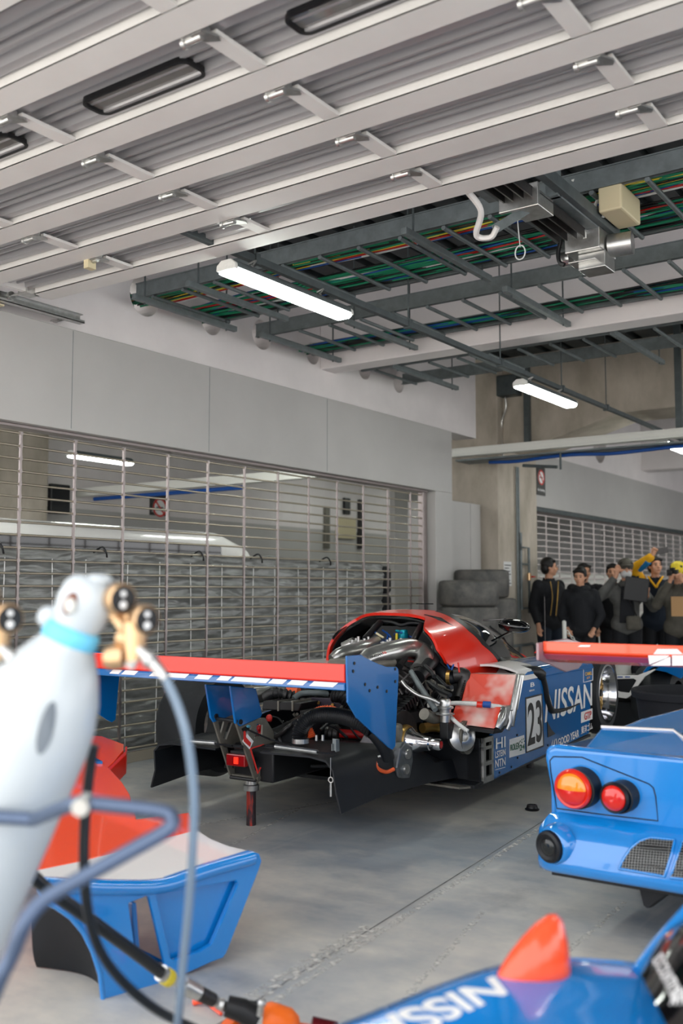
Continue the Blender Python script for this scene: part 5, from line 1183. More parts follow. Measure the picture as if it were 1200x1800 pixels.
def ex3(t, fr, hp, Rh, MB, cap_):
    mb = MB(); mb.sphere(hp(0, -.018, .058), (.102, .118, .096), 22, 12, Rh); mb.sphere(hp(0, .10, .050), (.072, .065, .012), 18, 8, Rh); mb.build('cap', 'cloth_khaki', t, fr, smooth=180)
    mb = MB(); mb.sphere(hp(0, .030, -.055), (.074, .078, .062), 20, 12, Rh); mb.build('face_mask', 'mask_white', t, fr, smooth=180)
    mb = MB(); mb.prism([(-.07, .185, 1.42), (.07, .185, 1.42), (.10, .19, .95), (-.10, .19, .95)], (0, -.03, 0)); mb.build('shirt', 'cloth_black', t, fr, bevel=.01)
    mb = MB(); mb.box(-.16, .02, .17, .26, .86, 1.04); bg_ = mb.build('pouch', 'cloth_khaki', t, fr, bevel=.03)
    mb = MB(); mb.tube(curve([(-.12, .2, 1.02), (-.02, .2, 1.25), (.10, .16, 1.44)], 5), .010, 6); mb.build('strap', 'black', bg_, fr)
person('person in a quilted grey jacket, grey cap and pale face mask, hand to the ear', pd(1100, 12.9), 1.745, -68, -62, jacket='cloth_grey', trousers='cloth_black', hair='hair', extras=ex3,
       ra=((.34, .10, 1.28), (.13, .09, 1.54), (-.25, -.1, 1)), la=((-.33, .06, 1.15), (-.24, .24, 1.30), (.0, .1, 1)), hands=('point', False))
q = pd(1115, 12.6)
def ex4(t, fr, hp, Rh, MB, cap_):
    mb = MB(); cap_(mb, (.175, 0, 1.43), (.27, .08, 1.60), .084, .072); cap_(mb, (.27, .08, 1.60), (.065, .25, 1.745), .073, .055); mb.build('sleeve', 'cloth_yellow', t, fr, remesh=.012)
    mb = MB(); mb.tube([(.20, .13, 1.60), (.09, .25, 1.69)], [.045, .042], 12); mb.build('sleeve_panel', 'cloth_blue', t, fr, smooth=60)
    mb = MB(); mb.tube(curve([(-.09, .06, 1.50), (-.03, .15, 1.42), (.0, .17, 1.36)], 4), .014, 8); mb.tube(curve([(.09, .06, 1.50), (.05, .14, 1.43), (.0, .17, 1.36)], 4), .014, 8); mb.build('collar', 'cloth_yellow', t, fr, smooth=60)
    mb = MB(); mb.box(.0, .16, .33, .345, 1.80, 1.885); mb.build('phone', 'steel_dark', t, fr, bevel=.006) if False else None
person('person in a dark jacket with yellow and blue sleeve raising a phone', pd(1152, 13.3), 1.80, -70, -45, jacket='cloth_navy', extras=ex4, head_tilt=-.1,
       ra=((.27, .08, 1.60), (.05, .26, 1.755), (-.45, .1, .88)), hands=(False, 'curl'))
q = at(1163, 968, D=13.05); mb = MB(); mb.obox(q, (.155, .012, .078), Mx.Rotation(math.radians(25), 3, 'Z') @ Mx.Rotation(math.radians(-8), 3, 'Y')); ph = mb.build('phone', 'steel_dark', bevel=.004); tag(ph, 'dark smartphone held up high above the spectators', 'phone')
q = at(1118, 1036, D=12.55); mb = MB(); mb.obox(q, (.30, .02, .30), Mx.Rotation(math.radians(30), 3, 'Z') @ Mx.Rotation(math.radians(8), 3, 'Y')); tag(mb.build('black_board', 'black', bevel=.01), 'black square board held up by the person in the grey jacket', 'board')
def ex5(t, fr, hp, Rh, MB, cap_):
    mb = MB(); mb.sphere(hp(0, -.018, .060), (.104, .120, .098), 22, 12, Rh); mb.sphere(hp(0, .10, .040), (.070, .060, .012), 18, 8, Rh); mb.build('cap', 'cap_yellow', t, fr, smooth=180)
person('person in a yellow cap taking pictures with a camera at the right edge', pd(1192, 12.5), 1.69, -80, -95, jacket='cloth_khaki', trousers='cloth_black', extras=ex5, hair='hair',
       la=((-.26, .12, 1.22), (-.07, .17, 1.53), (.35, .35, .8)), ra=((.26, .12, 1.22), (.08, .17, 1.53), (-.35, .35, .8)), hands=('curl', 'curl'))
fr5 = Mx.Translation((*pd(1192, 12.5), 0)) @ Mx.Rotation(math.radians(-95 - 90), 4, 'Z')
t = thing('camera', 'black camera held to the face of the person in the yellow cap', 'camera', frame=fr5 @ Mx.Translation((0, .17, 1.53)))
mb = MB(); mb.box(-.07, .07, .15, .20, 1.54, 1.62); mb.box(-.03, .03, .15, .20, 1.62, 1.645); mb.build('camera_body', 'black', t, fr5, bevel=.006)
mb = MB(); mb.cyl((0, .20, 1.575), (0, .27, 1.575), .034, n=20); mb.build('lens', 'black_gloss', t, fr5, smooth=40)
q = at(1194, 1066, D=12.1); mb = MB(); mb.obox(q, (.20, .03, .24), Mx.Rotation(math.radians(30), 3, 'Z')); tag(mb.build('cardboard_box', 'cardboard'), 'flat brown cardboard sleeve carried at the right edge', 'cardboard')
# chain post and chain in front of the spectators
q = at(992, 1140, D=11.6)
t = thing('barrier_post', 'slim white barrier post in front of the spectators', 'post', (q.x, q.y, 0))
mb = MB(); mb.cyl((q.x, q.y, 0), (q.x, q.y, .99), .024, n=16); mb.sphere((q.x, q.y, .99), .024, 12, 8); mb.build('pole', 'white_plastic', t, smooth=40)
mb = MB(); mb.lathe((q.x, q.y, 0), (0, 0, 1), [(0, 0), (.16, 0), (.15, .03), (.03, .05), (0, .05)], 24); mb.build('base', 'rubber', t, smooth=40)
e = at(1250, 1140, D=11.2)
def chain(label, a, b, sag):
    mb = MB(); n = 60
    for k in range(n):
        u = (k + .5) / n; p = a * (1 - u) + b * u; p.z -= sag * 4 * u * (1 - u); u2 = u + .01; p2 = a * (1 - u2) + b * u2; p2.z -= sag * 4 * u2 * (1 - u2)
        d = (p2 - p).normalized(); s_ = d.orthogonal().normalized(); s_ = s_ if k % 2 else d.cross(s_)
        mb.tube([p + d * (.028 * math.cos(g * PI / 5)) + s_ * (.014 * math.sin(g * PI / 5)) for g in range(11)], .005, 5, cap=False)
    return tag(mb.build('barrier_chain', 'white_plastic', smooth=180), label, 'chain')
chain('white plastic chain hanging from the barrier post toward the right', V((q.x, q.y, .93)), V((e.x, e.y, .93)), .55)
from mathutils.bvhtree import BVHTree
def vary(pts): return [V(p) for p in pts]
def holed3(mb, loops, off):
    bm = bmesh.new(); es = []
    for lp in loops:
        vs = [bm.verts.new(p) for p in lp]
        for i in range(len(vs)): es.append(bm.edges.new((vs[i], vs[(i + 1) % len(vs)])))
    bmesh.ops.triangle_fill(bm, use_beauty=True, edges=es)
    bm.verts.index_update(); V0 = [v.co.copy() for v in bm.verts]; Fs = [[v.index for v in f.verts] for f in bm.faces]; k = len(V0)
    bd = [[v.index for v in e.verts] for e in bm.edges if len(e.link_faces) == 1]
    mb.add(V0 + [p + V(off) for p in V0], Fs + [[k + i for i in f[::-1]] for f in Fs] + [(a, b, b + k, a + k) for a, b in bd]); bm.free(); return mb
def hitp(x, y, p0, n):
    d = ray(x, y); t = (V(p0) - CAMP).dot(n) / d.dot(n); return CAMP + d * t
# ================================================================ FLOOR MARKS
worn = mat('worn_paint', (206, 204, 198), .7, bump=.2, bscale=50)
_n = worn.node_tree; _b = _n.nodes['Principled BSDF']; _t = _n.nodes.new('ShaderNodeTexNoise'); _t.inputs['Scale'].default_value = 26; _t.inputs['Detail'].default_value = 8
_r = _n.nodes.new('ShaderNodeMapRange'); _r.inputs[1].default_value = .42; _r.inputs[2].default_value = .62; _c = _n.nodes.new('ShaderNodeTexCoord')
_n.links.new(_c.outputs['Object'], _t.inputs['Vector']); _n.links.new(_t.outputs['Fac'], _r.inputs[0]); _n.links.new(_r.outputs[0], _b.inputs['Alpha'])
def strip(a, b, w0, w1, name, m, z=.0012, seg=40, jit=.2):
    mb = MB(); a = V((*a, z)); b = V((*b, z)); d = (b - a).normalized(); s_ = V((-d.y, d.x, 0)); vs = []
    for i in range(seg + 1):
        p = a.lerp(b, i / seg); w_ = (w0 + (w1 - w0) * i / seg) / 2
        vs += [p + s_ * w_ * (1 + jit * random.uniform(-1, 1)), p - s_ * w_ * (1 + jit * random.uniform(-1, 1))]
    mb.add(vs, [(2 * i, 2 * i + 1, 2 * i + 3, 2 * i + 2) for i in range(seg)]); return struct(mb.build(name, m))
strip((-2.12, 1.8), (-2.62, 7.2), .006, .006, 'trim_8', mat('joint_dark', (120, 120, 118), .9, noise=.4, nscale=12))
strip((-2.06, 1.8), (-2.59, 7.2), .035, .03, 'trim_9', worn, .0016, 60)
strip((-2.225, 2.66), (-2.285, 3.47), .075, .085, 'trim_10', worn, .0022, 30)
for a, b in (((-4.3, 3.6), (-3.6, 6.0)), ((-3.3, 3.0), (-3.9, 5.2)), ((-1.75, 2.7), (-2.0, 3.9)), ((-1.5, 2.9), (-1.55, 4.4))): strip(a, b, .03, .02, 'trim_11', worn, .0012, 40, .6)

# ================================================================ REMOVED ENGINE COVER ON THE FLOOR
A0 = at(180, 1757, Z=0); B0 = at(395, 1695, Z=0); dd = (B0 - A0).normalized(); nn = V((dd.y, -dd.x, 0))
def Fp(x, y, off=0.): return hitp(x, y, A0 + nn * off, nn)
t = thing('engine_cover', 'removed red, white and blue rear body cover standing on the floor at the left', 'body panel', (A0.x - .4, A0.y + .3, 0))
outer = [(181, 1757), (176, 1712), (163, 1672), (146, 1638), (124, 1612), (98, 1594), (74, 1583), (66, 1560), (75, 1546), (130, 1547), (205, 1549), (240, 1550), (285, 1546), (360, 1520), (440, 1496), (456, 1501), (460, 1514), (455, 1530), (398, 1676), (392, 1684), (375, 1690), (300, 1724), (215, 1752)]
win = [(226, 1588), (257, 1576), (262, 1577), (291, 1700), (286, 1712), (238, 1672)]
rec = [(275, 1573), (415, 1548), (418, 1553), (372, 1660), (352, 1672), (306, 1688), (300, 1684)]
mb = MB(); holed3(mb, [[Fp(*p) for p in outer], [Fp(*p) for p in win], [Fp(*p) for p in rec]], nn * -.022); mb.build('tail_panel', 'blue_light', t, bevel=.004)
mb = MB(); mb.prism([Fp(*p, off=-.035) for p in [(270, 1568), (422, 1543), (424, 1553), (374, 1668), (352, 1680), (302, 1696), (296, 1688)]], nn * -.01); mb.build('recess_panel', 'blue_light', t, bevel=.004)
mb = MB(); mb.tube(curve([Fp(*p) for p in [(78, 1556), (140, 1558), (205, 1560), (285, 1557), (360, 1532), (444, 1508)]], 4), .026, 14); mb.build('rolled_edge', 'blue_light', t, smooth=60)
mb = MB(); mb.prism([Fp(*p, off=-.02) for p in [(230, 1690), (300, 1700), (306, 1722), (225, 1745)]], nn * -.16); mb.prism([Fp(232, 1588, -.02), Fp(240, 1586, -.02), Fp(246, 1668, -.02), Fp(238, 1672, -.02)], nn * -.18); mb.prism([Fp(242, 1665, -.1), Fp(290, 1690, -.1), Fp(290, 1700, -.1), Fp(242, 1675, -.1)], nn * -.02); mb.build('inner_ledge', 'blue_paint', t, bevel=.004)
mb = MB(); mb.tube(curve([Fp(236, 1668, -.05), Fp(226, 1674, -.05), Fp(232, 1690, -.05), Fp(244, 1684, -.05)], 5), .006, 8); mb.build('latch', 'alu', t, smooth=60)
# black wheel-arch liner, curved round the wheel
C0 = at(65, 1702, Z=0)
Pa = [Fp(*p, off=-.004) for p in [(181, 1757), (176, 1712), (163, 1672), (146, 1638), (124, 1612), (98, 1594), (74, 1583)]]
Pb = [at(*p, X=C0.x) for p in [(65, 1702), (60, 1688), (57, 1668), (56, 1648), (56, 1628), (57, 1605), (60, 1588)]]
def liner(u, v):
    x = u * 6; i = min(int(x), 5); k = x - i; a = Pa[i].lerp(Pa[i + 1], k); b = Pb[i].lerp(Pb[i + 1], k)
    q = a.lerp(b, v) + V((.02, .07, 0)) * math.sin(PI * v); q.z = max(q.z, .004); return q
mb = MB(); mb.grid(liner, 24, 16, .01); mb.build('arch_liner', 'carbon', t, smooth=60)
mb = MB(); mb.tube(Pa, .009, 8); mb.build('arch_flange', 'blue_light', t, smooth=60)
# top skins on a gently rising surface
tn = (V((0, 0, 1)) + nn * .10).normalized()
T0 = Fp(285, 1546)
Tp = lambda x, y: hitp(x, y, T0, tn)
def skin(poly, m, nm, th=.02): mb = MB(); P = [Tp(*p) for p in poly]; mb.prism(P, (0, 0, -th)); return mb.build(nm, m, t, bevel=.004)
skin([(-60, 1552), (75, 1546), (205, 1549), (240, 1550), (285, 1546), (360, 1520), (440, 1496), (400, 1486), (370, 1474), (350, 1461), (343, 1459), (250, 1484), (150, 1512), (60, 1530), (-60, 1545)], 'white_paint', 'white_band')
skin([(-60, 1545), (60, 1530), (150, 1512), (250, 1484), (343, 1459), (338, 1444), (332, 1428), (318, 1430), (240, 1440), (228, 1396), (214, 1374), (190, 1348), (200, 1338), (217, 1318), (218, 1308), (180, 1294), (120, 1290), (-60, 1330)], 'red_orange', 'red_skin', .04)
mb = MB(); mb.prism([Tp(190, 1350), Tp(220, 1320), Tp(220, 1312), Tp(224, 1312), Tp(222, 1326), Tp(193, 1354)], (0, 0, -.10)); mb.build('skirt', 'red_paint', t, bevel=.004)
mb = MB(); e1 = Tp(120, 1300); mb.prism([V((e1.x, e1.y, 0)), V((e1.x + .5, e1.y - .2, 0)), V((e1.x + .5, e1.y - .2, e1.z - .04)), V((e1.x, e1.y, e1.z - .03))], (-.02, -.02, 0)); mb.build('inner_rib', 'blue_paint', t)

# ================================================================ BLUE CAR AT THE RIGHT, TAIL TOWARDS US
t = thing('blue_race_car', 'light blue race car at the right edge seen from behind with round tail lights', 'race car', (-.72, 5.3, 0))
YB = 3.85; XC = -.72
def mirx(p): return [(2 * XC - x, y, z) for x, y, z in p]
def Bp(x, y, off=0.): return at(x, y, Y=YB + off)
L_ = [Bp(*p) for p in [(975, 1433), (970, 1400), (960, 1345), (958, 1328), (962, 1318), (975, 1314)]]
R_ = [V((2 * XC - p.x, p.y, p.z)) for p in L_][::-1]
mb = MB(); mb.prism(L_ + R_, (0, .04, 0)); mb.build('tail_panel', 'blue_light', t, bevel=.012)
zl = Bp(975, 1318).z
mb = MB(); mb.tube(curve([Bp(965, 1350) + V((0, .03, 0)), Bp(962, 1330) + V((0, .03, 0)), Bp(972, 1318) + V((0, .03, 0)), V((-1.5, YB + .03, zl - .002)), V((XC, YB + .03, zl - .01)), V((.05, YB + .03, zl - .002)), V((.20, YB + .03, zl - .02)), V((.215, YB + .03, zl - .09))], 6), .018, 12); mb.build('spoiler_lip', 'blue_light', t, smooth=60)
# thin black panel gap
gap = [(968, 1360), (966, 1337), (972, 1330), (1022, 1331), (1090, 1358), (1140, 1378), (1148, 1385), (1152, 1400), (1156, 1443), (1060, 1432), (978, 1421), (975, 1400), (968, 1360)]
mb = MB(); mb.tube([Bp(*p, off=-.001) for p in gap], .0025, 6); mb.build('panel_gap', 'black', t)
# lights
def taillight(px, py, r, ring, lenses, mir):
    c = Bp(px, py); ax = V((-.10, -1, -.05)).normalized(); mb = MB()
    if mir: c.x = 2 * XC - c.x; ax.x = .10
    mb.lathe(c + V((.012, .0, -.002)), ax, [(r * 1.05, -.01), (r * 1.02, .0), (r * .99, .05), (r * .9, .052), (r * .9, .0)], 40, closed=True); s1 = mb.build('light_sleeve', 'black', t, smooth=40)
    c2 = c + ax * .05; mb = MB(); mb.lathe(c2, ax, [(r * .76, 0), (r * 1.0, 0), (r * .99, .012), (r * .90, .020), (r * .76, .014)], 40, closed=True); mb.build('light_ring', ring, s1, smooth=40)
    u = V((1, 0, 0)); u = (u - ax * u.dot(ax)).normalized(); w_ = u.cross(ax); w_ = w_ if w_.z > 0 else -w_
    for k, m in enumerate(lenses):
        mb = MB(); half = len(lenses) == 2; rr_ = r * .77
        def fn(a, b):
            th = (PI * a if half else 2 * PI * a) + (PI if half and k == 1 else 0); q = b * PI / 2 * .9
            return c2 + ax * (.012 + .022 * math.cos(q)) + (u * math.cos(th) + w_ * math.sin(th)) * rr_ * math.sin(q) / math.sin(PI / 2 * .9)
        mb.grid(fn, 30, 8, .003); mb.build('lens', m, s1, smooth=60)
    mb = MB(); mb.lathe(c2 + ax * .004, ax, [(0, 0), (r * .74, 0), (r * .74, .003), (0, .003)], 24); mb.build('reflector', 'red_glow' if not (len(lenses) == 2) else 'alu', s1)
taillight(1018, 1382, .078, 'red_paint', ['amber_lens', 'red_lens'], 0); taillight(1091, 1397, .060, 'black', ['red_lens'], 0)
taillight(1018, 1382, .078, 'red_paint', ['amber_lens', 'red_lens'], 1); taillight(1091, 1397, .060, 'black', ['red_lens'], 1)
# lower bumper: lofted round the corner
prof = [(0, .463), (-.035, .448), (-.085, .40), (-.115, .345), (-.125, .30), (-.115, .275), (-.05, .268), (.15, .268)]
def bump(u, v):
    x = -1.70 + 1.96 * u; e = min(1, (x + 1.70) / .10, (.26 - x) / .10); e = max(0, e); e = math.sqrt(1 - (1 - e) ** 2)
    j = min(int(v * (len(prof) - 1)), len(prof) - 2); k = v * (len(prof) - 1) - j
    y = prof[j][0] * (1 - k) + prof[j + 1][0] * k; z = prof[j][1] * (1 - k) + prof[j + 1][1] * k
    xx = x if z < .40 else x + .04 * (z - .40) / .06 * (1 - (x + 1.7) / .98)
    return (xx, YB + (y if y > 0 else y * (.15 + .85 * e)) - 0.0, z)
mb = MB(); mb.grid(bump, 60, 28, .01); bmp = mb.build('bumper', 'blue_light', t, smooth=60)
dgb = BVHTree.FromPolygons([tuple(v) for v in mb.v], [tuple(f) for f in mb.f])
def cast(bvh, px, py, off=.002):
    d = ray(px, py).normalized(); h = bvh.ray_cast(CAMP, d); 
    return (h[0] + (h[1] if h[1].dot(d) < 0 else -h[1]) * off) if h[0] else None
def cs(px, py, off=.002, bvh=None):
    q = cast(bvh or dgb, px, py, off); return q if q else at(px, py, Y=YB - .1)
mb = MB(); ax = V((-.30, -.95, -.05)).normalized(); c = cs(973, 1486, 0) + ax * .022
mb.lathe(c - ax * .03, ax, [(.082, -.03), (.078, .0), (.070, .026), (.064, .030), (.058, .024), (.058, -.03)], 36, closed=True); mb.build('corner_pod', 'blue_light', t, smooth=50)
mb = MB(); mb.lathe(c - ax * .02, ax, [(0, .0), (.060, 0), (.060, .034), (.05, .040), (.044, .034), (0, .036)], 36); mb.build('corner_lamp', 'carbon', t, smooth=50)
mb = MB(); mb.sphere(c + ax * .012, (.036, .036, .012), 20, 10, ax.to_track_quat('Z', 'Y').to_matrix()); mb.build('corner_lens', 'smoke_glass', t, smooth=180)
vent = [(1088, 1527), (1096, 1510), (1108, 1492), (1124, 1479), (1142, 1473), (1186, 1477), (1181, 1500), (1168, 1541), (1130, 1534)]
vent2 = [(1199, 1479), (1260, 1482), (1262, 1552), (1178, 1543), (1188, 1512)]
def inside(x, y, poly):
    r = False
    for i in range(len(poly)):
        (x0, y0), (x1, y1) = poly[i], poly[i - 1]
        if (y0 > y) != (y1 > y) and x < (x1 - x0) * (y - y0) / (y1 - y0) + x0: r = not r
    return r
for vv in (vent, vent2):
    mb = MB(); st = 2.5
    cx0, cx1 = min(p_[0] for p_ in vv), max(p_[0] for p_ in vv); cy0, cy1 = min(p_[1] for p_ in vv), max(p_[1] for p_ in vv)
    X_ = cx0
    while X_ < cx1:
        Y_ = cy0
        while Y_ < cy1:
            if inside(X_ + st / 2, Y_ + st / 2, vv): mb.add([cs(X_, Y_, .003), cs(X_ + st, Y_, .003), cs(X_ + st, Y_ + st, .003), cs(X_, Y_ + st, .003)], [(0, 1, 2, 3)])
            Y_ += st
        X_ += st
    vt = mb.build('vent_opening', 'black', t)
    rim = []
    for i_ in range(len(vv)):
        a_, b_ = vv[i_], vv[(i_ + 1) % len(vv)]
        for k_ in range(4): rim.append(cs(a_[0] + (b_[0] - a_[0]) * k_ / 4, a_[1] + (b_[1] - a_[1]) * k_ / 4, .003))
    mb = MB(); mb.tube(rim + rim[:2], .0055, 8); mb.build('vent_rim', 'blue_light', vt, smooth=60)
mb = MB()
for vv in (vent, vent2):
    for q in range(-10, 60):
        for mode in (0, 1):
            seg = []
            for k in range(0, 130):
                x_, y_ = (1080 + q * 5.2 + (k * .9) * -.10, 1465 + k * .9) if mode == 0 else (1080 + k * 1.5, 1465 + q * 4.6 - 20 + k * .12)
                if inside(x_, y_ , [(a + (1090 - a) * 0, b) for a, b in vv]): seg.append((x_, y_))
                elif len(seg) > 2: mb.tube([cs(*seg[0], .006), cs(*seg[len(seg) // 2], .006), cs(*seg[-1], .006)], .0011, 4); seg = []
                else: seg = []
            if len(seg) > 2: mb.tube([cs(*seg[0], .006), cs(*seg[-1], .006)], .0011, 4)
mb.build('vent_mesh', 'mesh_wire', t)
mb = MB(); mb.box(-1.62, .18, YB - .105, YB + .3, .250, .268); mb.build('splitter_edge', 'carbon', t, bevel=.004)
mb = MB(); P = [at(x, y, Y=YB - .02) for x, y in ((1117, 1540), (1200, 1550), (1142, 1594), (1136, 1597), (1130, 1592))]; mb.prism([V((p.x, p.y, p.z)) for p in P], (.012, .012, 0)); mb.build('diffuser_fin', 'carbon', t, bevel=.003)
mb = MB(); mb.prism([(x + .9, y, z) for x, y, z in P], (.012, .012, 0)); mb.build('diffuser_fin', 'carbon', t, bevel=.003)
# body sides, deck and hump
sd_ = [(YB + .02, .27), (6.2, .27), (6.2, .55), (5.9, .70), (5.0, .72), (4.2, .70), (YB + .02, zl - .01)]
for xx in (-1.67, .21):
    mb = MB(); mb.prism([(xx, y, z) for y, z in sd_], (.02, 0, 0)); mb.build('side_panel', 'blue_light', t, bevel=.006)
mb = MB(); mb.grid(lambda u, v: (-1.66 + 1.88 * v, YB + .02 + .62 * u, zl - .012 - .02 * u + .010 * math.sin(PI * v)), 6, 20, .015); mb.build('rear_deck', 'blue_light', t, smooth=60)
mb = MB()
Hq = [at(1018, 1320, Z=.72), at(1230, 1335, Z=.72), V((-1.02, 4.30, .70)), V((-1.62, 4.30, .70))]; Hq[0].y = max(Hq[0].y, 3.9)
T1 = [at(1056, 1279, Y=4.13), at(1183, 1285, Y=4.19)]
mb.add([Hq[0], Hq[1], T1[1] + V((0, .0, 0)), T1[0], Hq[3], Hq[2], T1[1] + V((.02, .06, -.01)), T1[0] + V((-.0, .06, -.01))], [(0, 1, 2, 3), (3, 2, 6, 7), (7, 6, 5, 4), (0, 3, 7, 4), (1, 5, 6, 2), (0, 4, 5, 1)])
hp_ = mb.build('deck_hump', 'blue_light', t, bevel=.01)
mb = MB(); mb.tube([T1[0] + V((0, 0, .003)), T1[1] + V((0, 0, .003)), at(1215, 1308, Y=4.1)], .007, 8); mb.build('white_edge', 'white_paint', hp_, smooth=60)
mb = MB(); mb.box(-1.6, .15, 4.5, 6.1, .24, .27); mb.box(-1.1, -.3, 4.3, 6.1, .27, .62); mb.build('chassis', 'carbon', t, bevel=.01)
for xx in (-1.5, .06):
    mb = MB(); mb.lathe((xx - .14, 4.95, .335), (1, 0, 0), [(.22, 0), (.31, 0), (.335, .04), (.335, .24), (.31, .28), (.22, .28)], 40, closed=True); w0 = mb.build('rear_tyre', 'rubber', t, smooth=45)
    mb = MB(); mb.lathe((xx - .10, 4.95, .335), (1, 0, 0), [(0, .08), (.2, .02), (.222, 0), (.222, .2), (.2, .18), (0, .12)], 30); mb.build('rim', 'gold', w0, smooth=40)
# its rear wing
wt = [(3.80, 1.155), (3.80, 1.115), (3.84, 1.085), (3.95, 1.062), (4.10, 1.066), (4.20, 1.09), (4.19, 1.10), (4.05, 1.105), (3.90, 1.135)]
a_ = at(1030, 1133, Y=3.80); wx0 = -1.665
mb = MB(); mb.prism([(wx0, y, z) for y, z in wt], (2 * (XC - wx0), 0, 0)); wb = mb.build('wing_plane', 'red_orange', t, bevel=.004)
mb = MB(); mb.prism([(wx0, 3.803, 1.105), (wx0, 3.838, 1.083), (wx0, 3.836, 1.081), (wx0, 3.801, 1.103)], (2 * (XC - wx0), 0, 0)); mb.build('mauve_band', mat('mauve', (176, 62, 84), .3, coat=.5), wb)
epl = [(3.70, 1.150), (3.70, 1.08), (3.80, 1.06), (3.98, 1.015), (4.12, 1.02), (4.22, 1.06), (4.26, 1.12), (4.0, 1.155)]
for xx in (wx0 - .012, 2 * XC - wx0):
    mb = MB(); mb.prism([(xx, y + .06, z) for y, z in epl], (.012, 0, 0)); mb.build('wing_endplate', mat('endplate_grey', (150, 118, 124), .25, coat=.5), t, bevel=.003)
for xx in (-1.0, -.44):
    mb = MB(); mb.box(xx - .01, xx + .01, 3.95, 4.12, .70, 1.07); mb.build('wing_support', 'carbon', t)
W1 = lambda x, y: at(x, y, Y=3.798)
mb = MB(); mb.prism([W1(1148, 1150), W1(1155, 1141), W1(1190, 1141), W1(1200, 1150)], (0, -.001, 0)); mb.prism([W1(1139, 1152), W1(1176, 1152), W1(1172, 1156), W1(1141, 1168)], (0, -.001, 0)); mb.prism([W1(1143, 1170), W1(1178, 1154), W1(1178, 1170)], (0, -.001, 0)); mb.prism([W1(1181, 1152), W1(1240, 1152), W1(1240, 1170), W1(1181, 1170)], (0, -.001, 0)); mb.build('white_letter', 'white_ink', wb)
mb = MB(); mb.prism([W1(1015, 1137), W1(1036, 1137), W1(1038, 1134), W1(1020, 1134)], (0, -.001, 0)); mb.build('white_mark', 'white_ink', wb)

# thin aerial rising from the wing tip
mb = MB(); q = at(955, 1140, Y=3.84); mb.cyl((wx0 - .006, 3.84, 1.14), (wx0 - .006, 3.84, 1.335), .0012, n=6); mb.build('aerial', 'steel_dark', t)

# black tapered tub behind it
q = at(1222, 1300, D=6.5)
t = thing('tapered_tub', 'round black tapered tub standing behind the light blue car', 'tub', (q.x, q.y, 0))
mb = MB(); mb.lathe((q.x, q.y, 0), (0, 0, 1), [(.29, 0), (.37, .66), (.395, .662), (.40, .70), (.39, .712), (.375, .705), (.36, .66), (.28, .02), (0, .02)], 48); mb.build('tub_body', 'cloth_black', t, smooth=40)

# white and blue car body far behind
t = thing('white_race_car', 'white and blue race car nose far behind the bronze wheel', 'race car', (-2.6, 9.4, 0))
Wp = lambda x, y, o=0.: at(x, y, Y=9.0 + o)
mb = MB(); holed3(mb, [[Wp(*p) for p in [(1060, 1187), (1120, 1187), (1135, 1181), (1148, 1171), (1160, 1172), (1132, 1190), (1118, 1208), (1108, 1222), (1100, 1228), (1060, 1222)]], [Wp(*p) for p in [(1068, 1194), (1113, 1193), (1118, 1196), (1105, 1218), (1088, 1216), (1068, 1208)]]], (0, .03, 0)); mb.build('nose_panel', 'white_paint', t, bevel=.004)
mb = MB(); mb.prism([Wp(*p, .03) for p in [(1060, 1190), (1120, 1190), (1104, 1224), (1060, 1220)]], (0, .5, 0)); mb.build('intake', 'carbon', t)
mb = MB(); mb.prism([Wp(*p) for p in [(1128, 1182), (1136, 1172), (1150, 1168), (1210, 1168), (1205, 1178), (1196, 1194), (1188, 1190), (1170, 1182), (1150, 1178), (1134, 1184)]], (0, .9, 0)); mb.build('fender', 'blue_paint', t, bevel=.01)
for (a, b) in (((1085, 1191), (1094, 1189)), ((1098, 1191), (1107, 1189))):
    mb = MB(); mb.prism([Wp(a[0], a[1], -.002), Wp(b[0], a[1], -.002), Wp(b[0], b[1], -.002), Wp(a[0], b[1], -.002)], (0, .001, 0)); mb.build('small_decal', 'blue_cable', t)
mb = MB(); c = Wp(1165, 1222, .4); mb.lathe((c.x - .2, c.y, .33), (1, 0, 0), [(.2, 0), (.31, 0), (.335, .04), (.335, .3), (.31, .34), (.2, .34)], 36, closed=True); mb.build('front_tyre', 'rubber', t, smooth=45)
mb = MB(); c = Wp(1090, 1240, .6); mb.box(-3.5, -1.9, 9.1, 10.8, .06, .34); mb.box(-3.5, -1.9, 9.05, 10.8, .03, .06); mb.build('underbody', 'carbon', t, bevel=.01)
mb = MB(); c = Wp(1095, 1175, .4); mb.lathe((c.x, c.y, c.z - .2), (0, 0, 1), [(0, 0), (.09, 0), (.07, .2), (.10, .33), (0, .34)], 20); mb.build('white_stand', 'white_plastic', t, smooth=50)

